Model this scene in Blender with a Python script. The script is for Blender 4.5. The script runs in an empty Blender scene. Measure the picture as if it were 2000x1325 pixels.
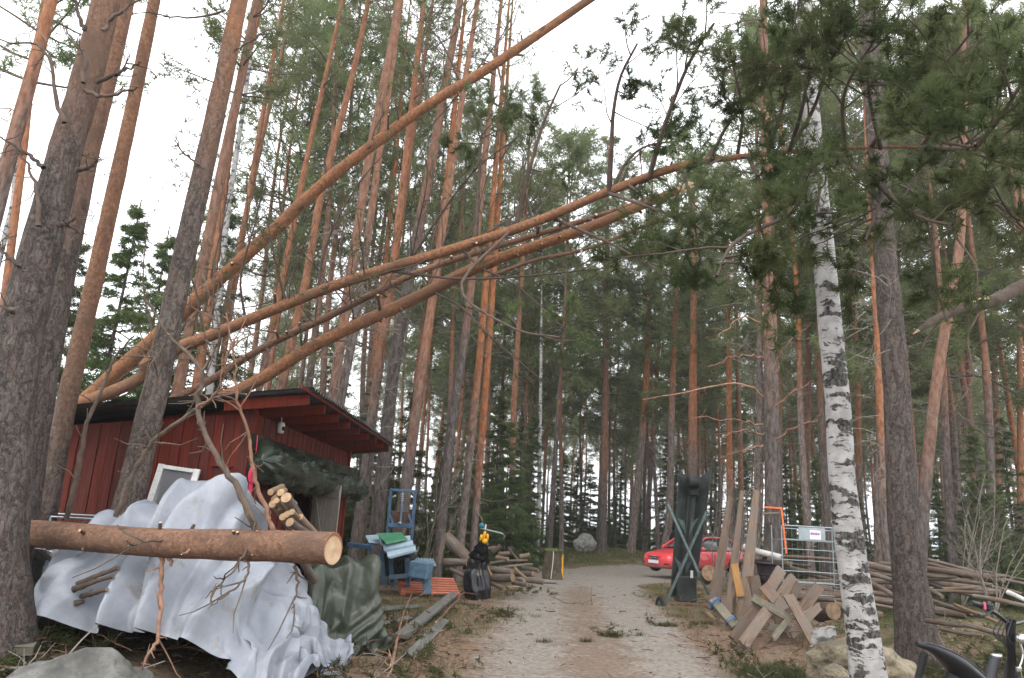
import bpy, bmesh, math, random
import numpy as np
from mathutils import Vector, Matrix
R = math.radians
rng = np.random.default_rng(7)
random.seed(7)
scene = bpy.context.scene
C = scene.collection

# ------------------------------------------------------------------ camera
FPX, PITCH, ROLL = 1430.0, R(13.75), R(3.2)
CAM = np.array([0.0, 0.0, 1.7])
cp, sp, cr, sr = math.cos(PITCH), math.sin(PITCH), math.cos(ROLL), math.sin(ROLL)
_fw = np.array([0, cp, sp]); _r0 = np.array([1.0, 0, 0]); _u0 = np.array([0, -sp, cp])
_rt = cr*_r0 + sr*_u0
_up = -sr*_r0 + cr*_u0
cam_d = bpy.data.cameras.new('camera'); cam = bpy.data.objects.new('camera', cam_d); C.objects.link(cam)
cam_d.sensor_width = 36.0; cam_d.lens = 36.0*FPX/2000.0; cam_d.clip_end = 2000; cam_d.clip_start = 0.05
cam.matrix_world = Matrix((( _rt[0], _up[0], -_fw[0], CAM[0]), (_rt[1], _up[1], -_fw[1], CAM[1]), (_rt[2], _up[2], -_fw[2], CAM[2]), (0, 0, 0, 1)))
cam_d.dof.use_dof = True; cam_d.dof.focus_distance = 11.0; cam_d.dof.aperture_fstop = 3.6
scene.camera = cam

# ------------------------------------------------------------------ overcast sky and soft sun
SUN_EL, SUN_AZ = R(48), R(200)
world = bpy.data.worlds.new('World'); scene.world = world; world.use_nodes = True
nt = world.node_tree; nt.nodes.clear()
wo = nt.nodes.new('ShaderNodeOutputWorld'); bg = nt.nodes.new('ShaderNodeBackground')
sky = nt.nodes.new('ShaderNodeTexSky'); sky.sky_type = 'NISHITA'; sky.sun_disc = False
sky.sun_elevation = SUN_EL; sky.sun_rotation = SUN_AZ; sky.dust_density = 6.0; sky.air_density = 1.0
mixw = nt.nodes.new('ShaderNodeMix'); mixw.data_type = 'RGBA'; mixw.inputs[0].default_value = 0.9
mixw.inputs[7].default_value = (13.6, 13.9, 14.3, 1)          # even cloud deck
nt.links.new(sky.outputs[0], mixw.inputs[6]); nt.links.new(mixw.outputs[2], bg.inputs[0])
bg.inputs[1].default_value = 0.15
nt.links.new(bg.outputs[0], wo.inputs[0])
sun_d = bpy.data.lights.new('sun', 'SUN'); sun_d.energy = 1.0; sun_d.angle = R(25); sun_d.color = (1.0, 0.96, 0.9)
sun = bpy.data.objects.new('sun', sun_d); C.objects.link(sun)
sun.rotation_euler = (R(90)-SUN_EL, 0, R(180)-SUN_AZ)
vs = scene.view_settings; vs.view_transform = 'Standard'; vs.look = 'None'; vs.gamma = 1; vs.exposure = 0.42; vs.use_curve_mapping = False
scene.cycles.max_bounces = 4; scene.cycles.diffuse_bounces = 3; scene.cycles.glossy_bounces = 2
scene.cycles.transmission_bounces = 3; scene.cycles.transparent_max_bounces = 4
scene.cycles.use_denoising = True; scene.cycles.use_adaptive_sampling = True; scene.cycles.adaptive_threshold = 0.02

# ------------------------------------------------------------------ helpers: photo pixel -> place in the world
def ray(px, py):
    return _rt*(px-1000.0) + _up*(662.5-py) + _fw*FPX
def at(px, py, Y):
    d = ray(px, py)
    return CAM + d*(Y/d[1])
def pw(w, Y):                      # photo pixels -> metres at forward distance Y
    return w*Y/FPX/1.0

# ------------------------------------------------------------------ numpy noise
def _hash(ix, iy, iz):
    h = (ix*374761393 + iy*668265263 + iz*2147483647 + 1274126177) & 0xffffffff
    h = ((h ^ (h >> 13))*1274126177) & 0xffffffff
    h = h ^ (h >> 16)
    return (h & 0xffff)/65535.0
def vnoise(x, y, z=0.0):
    x, y, z = np.broadcast_arrays(np.asarray(x, float), np.asarray(y, float), np.asarray(z, float))
    ix, iy, iz = np.floor(x).astype(np.int64), np.floor(y).astype(np.int64), np.floor(z).astype(np.int64)
    fx, fy, fz = x-ix, y-iy, z-iz
    fx, fy, fz = fx*fx*(3-2*fx), fy*fy*(3-2*fy), fz*fz*(3-2*fz)
    def c(a, b, d): return _hash(ix+a, iy+b, iz+d)
    x00 = c(0,0,0)*(1-fx)+c(1,0,0)*fx; x10 = c(0,1,0)*(1-fx)+c(1,1,0)*fx
    x01 = c(0,0,1)*(1-fx)+c(1,0,1)*fx; x11 = c(0,1,1)*(1-fx)+c(1,1,1)*fx
    return ((x00*(1-fy)+x10*fy)*(1-fz) + (x01*(1-fy)+x11*fy)*fz)*2-1
def fbm(x, y, z=0.0, o=4, g=0.5):
    a, s, f = 0.0, 1.0, 1.0
    for i in range(o):
        a = a + s*vnoise(np.asarray(x)*f+17.3*i, np.asarray(y)*f-9.1*i, np.asarray(z)*f+3.7*i); s *= g; f *= 2.03
    return a
def sstep(a, b, x):
    t = np.clip((np.asarray(x, float)-a)/(b-a), 0, 1); return t*t*(3-2*t)

# ------------------------------------------------------------------ ground height and road
ROAD = np.array([(1.05,-12),(1.05,2),(1.1,6),(1.25,9),(1.55,13),(1.9,18),(2.5,24),(4.2,29),(7.5,32),(14,33.5),(30,34)])
SIDE = np.array([(3.5,28.5),(1.0,31.0),(-3,32.5),(-12,33.5),(-30,34)])
def _pd(poly, x, y):
    best = np.full(np.shape(x), 1e9); sgn = np.zeros(np.shape(x))
    for a, b in zip(poly[:-1], poly[1:]):
        d = b-a; L2 = d@d
        t = np.clip(((x-a[0])*d[0]+(y-a[1])*d[1])/L2, 0, 1)
        qx, qy = x-(a[0]+t*d[0]), y-(a[1]+t*d[1])
        dd = np.hypot(qx, qy); cs = np.sign(d[0]*qy-d[1]*qx)
        m = dd < best; best = np.where(m, dd, best); sgn = np.where(m, cs, sgn)
    return best, sgn
def road_lat(x, y):
    x, y = np.asarray(x, float), np.asarray(y, float)
    d1, s1 = _pd(ROAD, x, y); d2, s2 = _pd(SIDE, x, y)
    hw1 = 1.75+0.03*np.clip(y-14, 0, 12)+1.3*sstep(24, 30, y); 
    return d1, s1, hw1, d2
def road_mask(x, y):
    d1, s1, hw, d2 = road_lat(x, y)
    e = 0.22*fbm(np.asarray(x)*0.9, np.asarray(y)*0.9, 4, 3)
    m1 = 1-sstep(hw-0.45, hw+0.25, d1+e); m2 = 1-sstep(1.5, 2.3, d2+e)
    return np.maximum(m1, m2)
def gz(x, y):
    x, y = np.asarray(x, float), np.asarray(y, float)
    d1, s1, hw, d2 = road_lat(x, y)
    off = np.minimum(sstep(hw-0.2, hw+1.6, d1), sstep(1.5, 3.5, d2))
    z = 0.06*fbm(x*0.22, y*0.22, 1, 3)*sstep(1, 5, np.abs(x))
    z = z + off*(0.05*fbm(x*0.8, y*0.8, 2, 3) + 0.03*fbm(x*3, y*3, 7, 2))
    z = z + 0.02*fbm(x*1.3, y*1.3, 3, 2)*(1-off)
    z = z + 0.33*sstep(-1.9, -4.2, x)*sstep(14, 8.5, y)                     # bank under the tarpaulin and the big pines
    z = z + 0.42*sstep(4.6, 7.5, x)*sstep(24, 12, y)                        # bank on the side of the birch
    z = z + 0.75*np.exp(-((x-5.0)/5.5)**2-((y-39.0)/3.4)**2)                # low bank beyond the junction
    z = z + 0.5*sstep(20, 30, y)*sstep(-1, -7, x)
    z = z - 0.25*sstep(16, 30, y)*(1-sstep(-1, -6, x))
    z = z - 7.0*sstep(66, 130, y) 
    return z
def gpt(px, py, ymax=80):
    d = ray(px, py); ys = np.linspace(2.0, ymax, 1600)
    P = CAM[None] + d[None]*(ys/d[1])[:, None]
    f = P[:, 2]-gz(P[:, 0], P[:, 1])
    i = int(np.argmax(f < 0)) if (f < 0).any() else len(ys)-1
    p = P[i].copy(); p[2] = gz(p[0], p[1]); return p

# ------------------------------------------------------------------ mesh building
class MB:
    def __init__(s): s.v=[]; s.f=[]; s.n=0
    def add(s, v, f, mat=0, smooth=True):
        v = np.asarray(v, float).reshape(-1, 3)
        if isinstance(f, np.ndarray): fl=[(f+s.n, mat, smooth)]
        else:
            by={}
            for q in f: by.setdefault(len(q), []).append(q)
            fl=[(np.array(q)+s.n, mat, smooth) for q in by.values()]
        s.v.append(v); s.f += fl; s.n += len(v); return s
    def merge(s, o, M=None):
        v = np.concatenate(o.v)
        if M is not None:
            M=np.array(M); v = v@M[:3,:3].T + M[:3,3]
        s.v.append(v); s.f += [(f+s.n, m, sm) for f, m, sm in o.f]; s.n += len(v); return s
    def mesh(s, name, mats):
        me = bpy.data.meshes.new(name)
        v = np.concatenate(s.v) if s.v else np.zeros((0,3))
        tot = np.concatenate([np.full(len(f), f.shape[1]) for f,_,_ in s.f]); lp = np.concatenate([f.ravel() for f,_,_ in s.f])
        me.vertices.add(len(v)); me.vertices.foreach_set('co', v.astype(np.float32).ravel())
        me.loops.add(len(lp)); me.loops.foreach_set('vertex_index', lp.astype(np.int32))
        me.polygons.add(len(tot)); st = np.concatenate([[0], np.cumsum(tot)[:-1]])
        me.polygons.foreach_set('loop_start', st.astype(np.int32))
        for m in (mats if isinstance(mats,(list,tuple)) else [mats]): me.materials.append(m)
        me.polygons.foreach_set('material_index', np.concatenate([np.full(len(f), m) for f,m,_ in s.f]).astype(np.int32))
        me.polygons.foreach_set('use_smooth', np.concatenate([np.full(len(f), bool(q)) for f,_,q in s.f]))
        me.update(calc_edges=True); me.validate(); return me
    def build(s, name, mats, parent=None, loc=None, **kw):
        return link(name, s.mesh(name, mats), parent, loc, **kw)
def link(name, me, parent=None, loc=None, label=None, cat=None, group=None, kind=None, rot=None, scale=None):
    o = bpy.data.objects.new(name, me); C.objects.link(o)
    if parent is not None: o.parent = parent
    if loc is not None: o.location = loc
    if rot is not None: o.rotation_euler = rot
    if scale is not None: o.scale = scale if hasattr(scale,'__len__') else (scale,)*3
    tag(o, label, cat, group, kind); return o
def tag(o, label=None, cat=None, group=None, kind=None):
    if label: o['label']=label
    if cat: o['category']=cat
    if group: o['group']=group
    if kind: o['kind']=kind
    return o
def thing(name, label, cat, loc=(0,0,0), rot=(0,0,0), group=None):
    return link(name, None, None, loc, label, cat, group, None, rot)
def nrm(v):
    v=np.asarray(v,float); return v/(np.linalg.norm(v,axis=-1,keepdims=True)+1e-12)
def tube(pts, rad, sides=8, cap=True, amp=0.0, fr=3.0, seed=0.0):
    p = np.asarray(pts,float); k=len(p); r=np.broadcast_to(np.asarray(rad,float),(k,))
    t = nrm(np.gradient(p,axis=0)); a = np.array([0,0,1.0]) if abs(t[0][2])<0.9 else np.array([1.0,0,0])
    n = nrm(np.cross(t[0],a)); N=[n]
    for i in range(1,k):
        n = N[-1]-t[i]*np.dot(N[-1],t[i]); N.append(nrm(n))
    N=np.array(N); B=np.cross(t,N); th=np.linspace(0,2*np.pi,sides,endpoint=False)
    rr = r[:,None]*np.ones(sides)
    v = p[:,None]+rr[...,None]*(np.cos(th)[None,:,None]*N[:,None]+np.sin(th)[None,:,None]*B[:,None])
    if amp:
        d = fbm(v[...,0]*fr+seed, v[...,1]*fr, v[...,2]*fr*0.7, 3)
        v = v + (amp*d*rr)[...,None]*(np.cos(th)[None,:,None]*N[:,None]+np.sin(th)[None,:,None]*B[:,None])
    i=np.arange(k-1)[:,None]*sides; j=np.arange(sides)[None]; j2=(j+1)%sides
    q=np.stack([i+j,i+j2,i+sides+j2,i+sides+j],-1).reshape(-1,4)
    v=v.reshape(-1,3); return v,q
def cap_faces(k, sides):
    return [tuple(range(sides-1,-1,-1)), tuple(range((k-1)*sides, k*sides))]
def add_tube(mb, pts, rad, sides=8, mat=0, capmat=None, **kw):
    v,q=tube(pts,rad,sides,**kw); mb.add(v,q,mat)
    if capmat is not None:
        k=len(pts)
        for c in cap_faces(k,sides): 
            mb.add(v[list(c)], [tuple(range(sides))], capmat, False)
    return mb
def box(mb, size, M=None, mat=0, bevel=0.0):
    x,y,z=[s/2 for s in size]; b=min(bevel,x*.9,y*.9,z*.9)
    bm=bmesh.new(); bmesh.ops.create_cube(bm,size=1.0)
    for v in bm.verts: v.co=(v.co.x*size[0],v.co.y*size[1],v.co.z*size[2])
    if b>0: bmesh.ops.bevel(bm,geom=list(bm.edges),offset=b,segments=1,affect='EDGES',profile=0.5)
    bm.verts.index_update()
    v=np.array([q.co[:] for q in bm.verts]); f=[tuple(w.index for w in q.verts) for q in bm.faces]; bm.free()
    if M is not None: M=np.array(M); v=v@M[:3,:3].T+M[:3,3]
    mb.add(v,f,mat,False); return mb
def frame(a, b, up=(0,0,1)):           # matrix whose local X runs a->b, centred between them
    a,b=np.asarray(a,float),np.asarray(b,float); x=nrm(b-a); y=nrm(np.cross(np.asarray(up,float),x)); z=np.cross(x,y)
    M=np.eye(4); M[:3,0]=x; M[:3,1]=y; M[:3,2]=z; M[:3,3]=(a+b)/2; return M
def beam(mb, a, b, w, h, up=(0,0,1), mat=0, bevel=0.004):
    L=float(np.linalg.norm(np.asarray(b,float)-np.asarray(a,float))); return box(mb,(L,w,h),frame(a,b,up),mat,bevel)
def TM(x=0,y=0,z=0,rz=0,rx=0,ry=0):
    return np.array(Matrix.Translation((x,y,z))@Matrix.Rotation(rz,4,'Z')@Matrix.Rotation(ry,4,'Y')@Matrix.Rotation(rx,4,'X'))
def lathe(mb, prof, sides=24, M=None, mat=0, smooth=True):
    prof=np.asarray(prof,float); k=len(prof); th=np.linspace(0,2*np.pi,sides,endpoint=False)
    v=np.stack([prof[:,None,0]*np.cos(th),prof[:,None,0]*np.sin(th),np.broadcast_to(prof[:,None,1],(k,sides))],-1).reshape(-1,3)
    i=np.arange(k-1)[:,None]*sides; j=np.arange(sides)[None]; j2=(j+1)%sides
    q=np.stack([i+j,i+j2,i+sides+j2,i+sides+j],-1).reshape(-1,4)
    if M is not None: M=np.array(M); v=v@M[:3,:3].T+M[:3,3]
    mb.add(v,q,mat,smooth); return mb
def bez(pts, n):                        # smooth curve through points (Catmull-Rom)
    p=np.asarray(pts,float)
    if len(p)==2: return p[0]+(p[1]-p[0])*np.linspace(0,1,n)[:,None]
    q=np.concatenate([[2*p[0]-p[1]],p,[2*p[-1]-p[-2]]]); out=[]
    ts=np.linspace(0,len(p)-1-1e-9,n)
    for t in ts:
        i=int(t); f=t-i; a,b,c,d=q[i:i+4]
        out.append(0.5*((2*b)+(c-a)*f+(2*a-5*b+4*c-d)*f*f+(-a+3*b-3*c+d)*f**3))
    return np.array(out)

# ------------------------------------------------------------------ materials
class NT:
    def __init__(s, name):
        s.m=bpy.data.materials.new(name); s.m.use_nodes=True; s.t=s.m.node_tree; s.t.nodes.clear()
        s.o=s.n('OutputMaterial'); s.b=s.n('BsdfPrincipled'); s.t.links.new(s.b.outputs[0],s.o.inputs[0])
    def n(s, typ, **kw):
        x=s.t.nodes.new('ShaderNode'+typ)
        for k,v in kw.items(): setattr(x,k,v)
        return x
    def l(s,a,b): s.t.links.new(a,b)
    def val(s, sock, v):
        if hasattr(v,'links') or isinstance(v,bpy.types.NodeSocket): s.l(v,sock)
        else: sock.default_value = v if not isinstance(v,tuple) or len(v)!=3 or sock.type!='RGBA' else (*v,1)
    def obj(s): return s.n('TexCoord').outputs['Object']
    def geo(s): return s.n('NewGeometry').outputs['Position']
    def map(s, vec, sc): 
        m=s.n('Mapping'); s.l(vec,m.inputs[0]); m.inputs['Scale'].default_value=sc if isinstance(sc,tuple) else (sc,)*3; return m.outputs[0]
    def noise(s, vec, sc, det=4, rough=0.55, dist=0.0, col=False):
        x=s.n('TexNoise'); s.l(vec,x.inputs['Vector']); x.inputs['Scale'].default_value=sc; x.inputs['Detail'].default_value=det
        x.inputs['Roughness'].default_value=rough; x.inputs['Distortion'].default_value=dist; return x.outputs[1 if col else 0]
    def vor(s, vec, sc, feat='F1', out='Distance', rnd=1.0):
        x=s.n('TexVoronoi',feature=feat); s.l(vec,x.inputs['Vector']); x.inputs['Scale'].default_value=sc; x.inputs['Randomness'].default_value=rnd; return x.outputs[out]
    def ramp(s, f, stops, interp='LINEAR'):
        x=s.n('ValToRGB'); s.l(f,x.inputs[0]); cr_=x.color_ramp; cr_.interpolation=interp
        while len(cr_.elements)<len(stops): cr_.elements.new(0.5)
        for e,(p,c) in zip(cr_.elements,stops): e.position=p; e.color=(*c,1) if isinstance(c,tuple) else (c,c,c,1)
        return x.outputs[0]
    def mix(s, f, a, b, mode='MIX'):
        x=s.n('Mix',data_type='RGBA',blend_type=mode); s.val(x.inputs[0],f); s.val(x.inputs[6],a); s.val(x.inputs[7],b); return x.outputs[2]
    def math(s, op, a, b=0.0, clamp=False):
        x=s.n('Math',operation=op,use_clamp=clamp); s.val(x.inputs[0],a); s.val(x.inputs[1],b); return x.outputs[0]
    def mr(s, f, a, b, c=0.0, d=1.0):
        x=s.n('MapRange',interpolation_type='SMOOTHSTEP'); s.l(f,x.inputs[0])
        for i,q in enumerate((a,b,c,d)): s.val(x.inputs[i+1],q)
        return x.outputs[0]
    def sep(s, vec, i):
        x=s.n('SeparateXYZ'); s.l(vec,x.inputs[0]); return x.outputs[i]
    def attr(s, name, typ='GEOMETRY', out='Fac'):
        x=s.n('Attribute',attribute_type=typ,attribute_name=name); return x.outputs[out]
    def rnd(s): return s.n('ObjectInfo').outputs['Random']
    def bump(s, h, st=0.5, d=0.02):
        x=s.n('Bump'); x.inputs['Strength'].default_value=st; x.inputs['Distance'].default_value=d; s.l(h,x.inputs['Height']); s.l(x.outputs[0],s.b.inputs['Normal'])
    def hsv(s, col, h=0.5, sa=1.0, v=1.0):
        x=s.n('HueSaturation'); s.val(x.inputs['Hue'],h); s.val(x.inputs['Saturation'],sa); s.val(x.inputs['Value'],v); s.val(x.inputs['Color'],col); return x.outputs[0]
    def done(s, col, rough=0.8, spec=0.3, metal=0.0):
        s.val(s.b.inputs['Base Color'],col); s.val(s.b.inputs['Roughness'],rough); s.val(s.b.inputs['Specular IOR Level'],spec); s.val(s.b.inputs['Metallic'],metal); return s.m

def m_simple(name, col, rough=0.7, var=0.25, sc=6.0, bump=0.15, metal=0.0, spec=0.35, dirt=None):
    t=NT(name); o=t.obj(); n1=t.noise(o,sc,5,0.6); n2=t.noise(o,sc*7,4,0.6)
    c=t.mix(t.mr(n1,0.3,0.7),tuple(x*(1-var) for x in col),tuple(min(1,x*(1+var)) for x in col))
    c=t.hsv(c,0.5,1.0,t.mr(t.rnd(),0,1,1-var*0.6,1+var*0.6))
    if dirt: c=t.mix(t.math('MULTIPLY',t.mr(n2,0.5,0.72),0.8),c,dirt)
    if bump: t.bump(t.math('ADD',n1,t.math('MULTIPLY',n2,0.4)),bump,0.01)
    return t.done(c,rough,spec,metal)

def m_pine_bark():
    t=NT('pine_bark'); o=t.obj(); z=t.sep(o,2); oz=t.attr('orange_z','OBJECT')
    rv=t.rnd()
    ov=t.n('VectorMath',operation='ADD'); t.l(o,ov.inputs[0]); cb=t.n('CombineXYZ'); t.l(t.math('MULTIPLY',rv,31.0),cb.inputs[2]); t.l(cb.outputs[0],ov.inputs[1]); o=ov.outputs[0]
    warp=t.noise(o,5,3,0.6,0,True)
    wv=t.mix(0.12,t.map(o,(1,1,0.28)),warp)
    pl=t.vor(wv,17,'DISTANCE_TO_EDGE'); pl2=t.vor(wv,40,'DISTANCE_TO_EDGE')
    cell=t.vor(wv,17,'F1','Color')
    nz=t.noise(o,22,5,0.65); nl=t.noise(t.map(o,(1,1,0.5)),2.2,4,0.6)
    fine=t.noise(t.map(o,(1,1,0.5)),48,5,0.75); knot=t.vor(t.map(o,(1,1,0.55)),2.6,'F1')
    # grey scaly bark of the lower stem
    g=t.mix(t.mr(nz,0.3,0.7),(0.062,0.049,0.043),(0.18,0.15,0.135))
    g=t.mix(t.mr(t.sep(cell,0),0.2,0.9),g,(0.16,0.125,0.11))
    g=t.mix(t.mr(t.noise(o,9,4,0.7),0.55,0.75),g,(0.19,0.105,0.075))
    g=t.mix(t.mr(t.noise(o,13,4,0.7),0.60,0.72),g,(0.17,0.19,0.14))
    rdg=t.math('ABSOLUTE',t.math('SUBTRACT',t.noise(t.map(wv,(1,1,0.8)),15,5,0.62,0.5),0.5))
    rdg2=t.math('ABSOLUTE',t.math('SUBTRACT',t.noise(t.map(wv,(1,1,1.5)),34,4,0.65,0.5),0.5))
    crk=t.math('MAXIMUM',t.mr(rdg,0.0,0.055,0.8,0.0),t.mr(rdg2,0.0,0.04,0.5,0.0))
    g=t.mix(crk,g,(0.040,0.030,0.026))
    # thin flaking orange bark higher up
    f=t.mix(t.mr(nz,0.3,0.7),(0.145,0.066,0.037),(0.27,0.135,0.074))
    f=t.mix(t.mr(fine,0.56,0.66),f,(0.40,0.22,0.12))
    f=t.mix(t.mr(nl,0.46,0.68,0,0.85),f,(0.13,0.078,0.053))
    f=t.mix(t.mr(pl2,0.0,0.05,0.45,0.0),f,(0.10,0.05,0.035))
    f=t.mix(t.mr(t.noise(t.map(o,(1,1,0.35)),7,4,0.65),0.50,0.66,0,0.55),f,(0.11,0.062,0.042))
    f=t.mix(t.mr(knot,0.05,0.13,0.85,0.0),f,(0.05,0.032,0.025))
    h=t.math('SUBTRACT',z,oz)
    k=t.mr(t.math('ADD',h,t.math('MULTIPLY',t.math('SUBTRACT',nl,0.5),5.0)),-1.6,1.6)
    c=t.hsv(t.mix(k,g,f),0.5,t.mr(rv,0,1,0.85,1.05),t.mr(rv,0,1,0.85,1.15))
    hg=t.math('ADD',t.math('MULTIPLY',t.math('MINIMUM',rdg,0.1),6.0),t.math('ADD',t.math('MULTIPLY',nz,0.5),t.math('MULTIPLY',t.math('MINIMUM',rdg2,0.1),2.5)))
    hf=t.math('ADD',t.math('MULTIPLY',fine,0.35),t.math('MULTIPLY',nz,0.35))
    x=t.n('Mix',data_type='FLOAT'); t.l(k,x.inputs[0]); t.l(hg,x.inputs[2]); t.l(hf,x.inputs[3])
    t.bump(x.outputs[0],0.9,0.022)
    return t.done(c,0.9,0.15)
def m_pine_bark_far():
    t=NT('pine_bark_far'); o=t.obj(); z=t.sep(o,2); oz=t.attr('orange_z','OBJECT'); rv=t.rnd()
    n1=t.noise(t.map(o,(1,1,0.3)),16,4,0.7); n2=t.noise(t.map(o,(1,1,0.4)),2.0,3,0.6)
    g=t.mix(t.mr(n1,0.3,0.7),(0.065,0.05,0.044),(0.19,0.155,0.14)); f=t.mix(t.mr(n1,0.3,0.7),(0.17,0.072,0.040),(0.33,0.155,0.085))
    k=t.mr(t.math('ADD',t.math('SUBTRACT',z,oz),t.math('MULTIPLY',t.math('SUBTRACT',n2,0.5),5.0)),-1.8,1.8)
    t.bump(n1,0.8,0.02); return t.done(t.hsv(t.mix(k,g,f),0.5,t.mr(rv,0,1,0.8,1.1),t.mr(rv,0,1,0.75,1.2)),0.9,0.12)
def m_birch():
    t=NT('birch_bark'); o=t.obj(); z=t.sep(o,2)
    w=t.mix(0.1,o,t.noise(o,6,4,0.6,0,True))
    band=t.noise(t.map(w,(2.2,2.2,9)),1.6,5,0.62); lent=t.noise(t.map(w,(3,3,26)),2.3,3,0.6)
    fis=t.noise(t.map(w,(1.2,1.2,0.8)),3.2,5,0.7)
    c=t.mix(t.mr(t.noise(o,8,4,0.6),0.35,0.7),(0.30,0.29,0.282),(0.43,0.42,0.412))
    c=t.mix(t.mr(lent,0.62,0.68),c,(0.12,0.105,0.10))
    k=t.mr(z,0.3,3.0,0.02,0.0)
    m=t.mr(t.math('ADD',t.math('ADD',t.math('MULTIPLY',band,0.55),t.math('MULTIPLY',fis,0.45)),k),0.525,0.55)
    dk=t.mix(t.mr(t.noise(t.map(o,(1,1,0.5)),40,4,0.7),0.35,0.7),(0.018,0.017,0.016),(0.15,0.14,0.125))
    c=t.mix(m,c,dk)
    t.bump(t.math('ADD',t.math('MULTIPLY',m,t.noise(o,30,4,0.7)),t.math('MULTIPLY',lent,0.15)),0.9,0.03)
    return t.done(c,0.75,0.25)
def m_needles(name, a, b, tr=0.35):
    t=NT(name); 
    t.t.nodes.remove(t.b)
    c=t.mix(t.mr(t.noise(t.obj(),1.1,1,0.5),0.3,0.7),a,b)
    c=t.hsv(c,t.mr(t.rnd(),0,1,0.485,0.515),1.0,t.mr(t.rnd(),0,1,0.8,1.2))
    d=t.n('BsdfDiffuse'); u=t.n('BsdfTranslucent'); x=t.n('MixShader'); x.inputs[0].default_value=tr
    t.l(c,d.inputs[0]); t.l(c,u.inputs[0]); t.l(d.outputs[0],x.inputs[1]); t.l(u.outputs[0],x.inputs[2]); t.l(x.outputs[0],t.o.inputs[0]); return t.m
def m_wood(name, a, b, grey=None, sc=1.0, rough=0.75, ax=0, bump=0.3):
    t=NT(name); o=t.obj(); s=[9.0,9.0,9.0]; s[ax]=0.9
    off=t.n('VectorMath',operation='ADD'); t.l(o,off.inputs[0]); cb=t.n('CombineXYZ'); rv=t.rnd(); t.l(t.math('MULTIPLY',rv,57.0),cb.inputs[0]); t.l(t.math('MULTIPLY',rv,23.0),cb.inputs[1]); t.l(cb.outputs[0],off.inputs[1]); o=off.outputs[0]
    g=t.noise(t.map(o,tuple(q*sc for q in s)),2.5,6,0.65,0.6); f=t.noise(t.map(o,tuple(q*sc for q in s)),11,4,0.7)
    c=t.mix(t.mr(g,0.3,0.7),a,b)
    if grey: c=t.mix(t.mr(t.noise(o,3.0*sc,4,0.6),0.42,0.62),c,grey)
    c=t.mix(t.mr(f,0.5,0.75,0,0.5),c,tuple(q*0.45 for q in a))
    c=t.hsv(c,0.5,1.0,t.mr(rv,0,1,0.75,1.2))
    t.bump(t.math('ADD',g,t.math('MULTIPLY',f,0.5)),bump,0.01); return t.done(c,rough,0.25)
def m_ground():
    t=NT('forest_floor'); o=t.geo(); rd=t.attr('road'); tr=t.attr('track'); ms=t.attr('moss')
    n0=t.noise(o,0.55,5,0.6); n1=t.noise(o,3.0,5,0.6); n2=t.noise(o,14,5,0.65); n3=t.noise(o,60,4,0.7)
    st=t.noise(t.map(o,(5,22,5)),3,4,0.7,1.5); st2=t.noise(t.map(o,(24,5,5)),3,4,0.7,1.5)
    lit=t.mix(t.mr(n2,0.32,0.68),(0.11,0.078,0.055),(0.25,0.165,0.115))
    lit=t.mix(t.mr(st,0.55,0.68),lit,(0.31,0.215,0.15)); lit=t.mix(t.mr(st2,0.56,0.7),lit,(0.10,0.06,0.042))
    lit=t.mix(t.mr(n3,0.58,0.72),lit,(0.30,0.24,0.19))
    mo=t.mix(t.mr(n2,0.35,0.65),(0.030,0.036,0.014),(0.085,0.090,0.038))
    mm=t.mr(t.math('ADD',t.math('MULTIPLY',n1,0.5),t.math('ADD',t.math('MULTIPLY',n0,0.5),t.math('MULTIPLY',ms,0.35))),0.53,0.74)
    fl=t.mix(mm,lit,mo)
    sand=t.mix(t.mr(n2,0.3,0.7),(0.185,0.162,0.14),(0.30,0.268,0.235))
    sand=t.mix(t.mr(n3,0.56,0.74),sand,(0.38,0.355,0.33)); sand=t.mix(t.mr(t.noise(o,34,3,0.6),0.62,0.70),sand,(0.12,0.09,0.07))
    ndl=t.mix(t.mr(n2,0.3,0.7),(0.14,0.104,0.080),(0.235,0.18,0.142)); ndl=t.mix(t.mr(st,0.55,0.7),ndl,(0.15,0.09,0.065)); ndl=t.mix(t.mr(n3,0.6,0.74),ndl,(0.42,0.34,0.28))
    k=t.mr(t.math('ADD',tr,t.math('MULTIPLY',t.math('SUBTRACT',t.math('ADD',t.math('MULTIPLY',n1,0.9),t.math('MULTIPLY',n2,0.4)),0.65),2.4)),0.2,0.95)
    rc=t.mix(k,ndl,sand)
    e=t.mr(t.math('ADD',rd,t.math('MULTIPLY',t.math('SUBTRACT',n1,0.5),0.7)),0.3,0.7)
    c=t.mix(e,fl,rc)
    hh=t.math('ADD',t.math('MULTIPLY',n2,0.7),t.math('ADD',t.math('MULTIPLY',n3,0.35),t.math('MULTIPLY',st,0.35)))
    t.bump(hh,0.7,0.03); return t.done(c,0.95,0.12)
def m_red_wood():
    t=NT('falu_red_paint'); o=t.obj(); rv=t.rnd()
    off=t.n('VectorMath',operation='ADD'); t.l(o,off.inputs[0]); cb=t.n('CombineXYZ'); t.l(t.math('MULTIPLY',rv,57.0),cb.inputs[0]); t.l(cb.outputs[0],off.inputs[1]); o=off.outputs[0]
    g=t.noise(t.map(o,(14,14,0.8)),3,6,0.65,0.4); n=t.noise(o,1.7,4,0.6)
    c=t.mix(t.mr(g,0.3,0.7),(0.078,0.014,0.0095),(0.135,0.026,0.016)); c=t.mix(t.mr(n,0.5,0.8,0,0.5),c,(0.10,0.028,0.02))
    c=t.hsv(c,0.5,t.mr(rv,0,1,0.9,1.05),t.mr(rv,0,1,0.75,1.2)); t.bump(g,0.35,0.008); return t.done(c,0.8,0.2)
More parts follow.
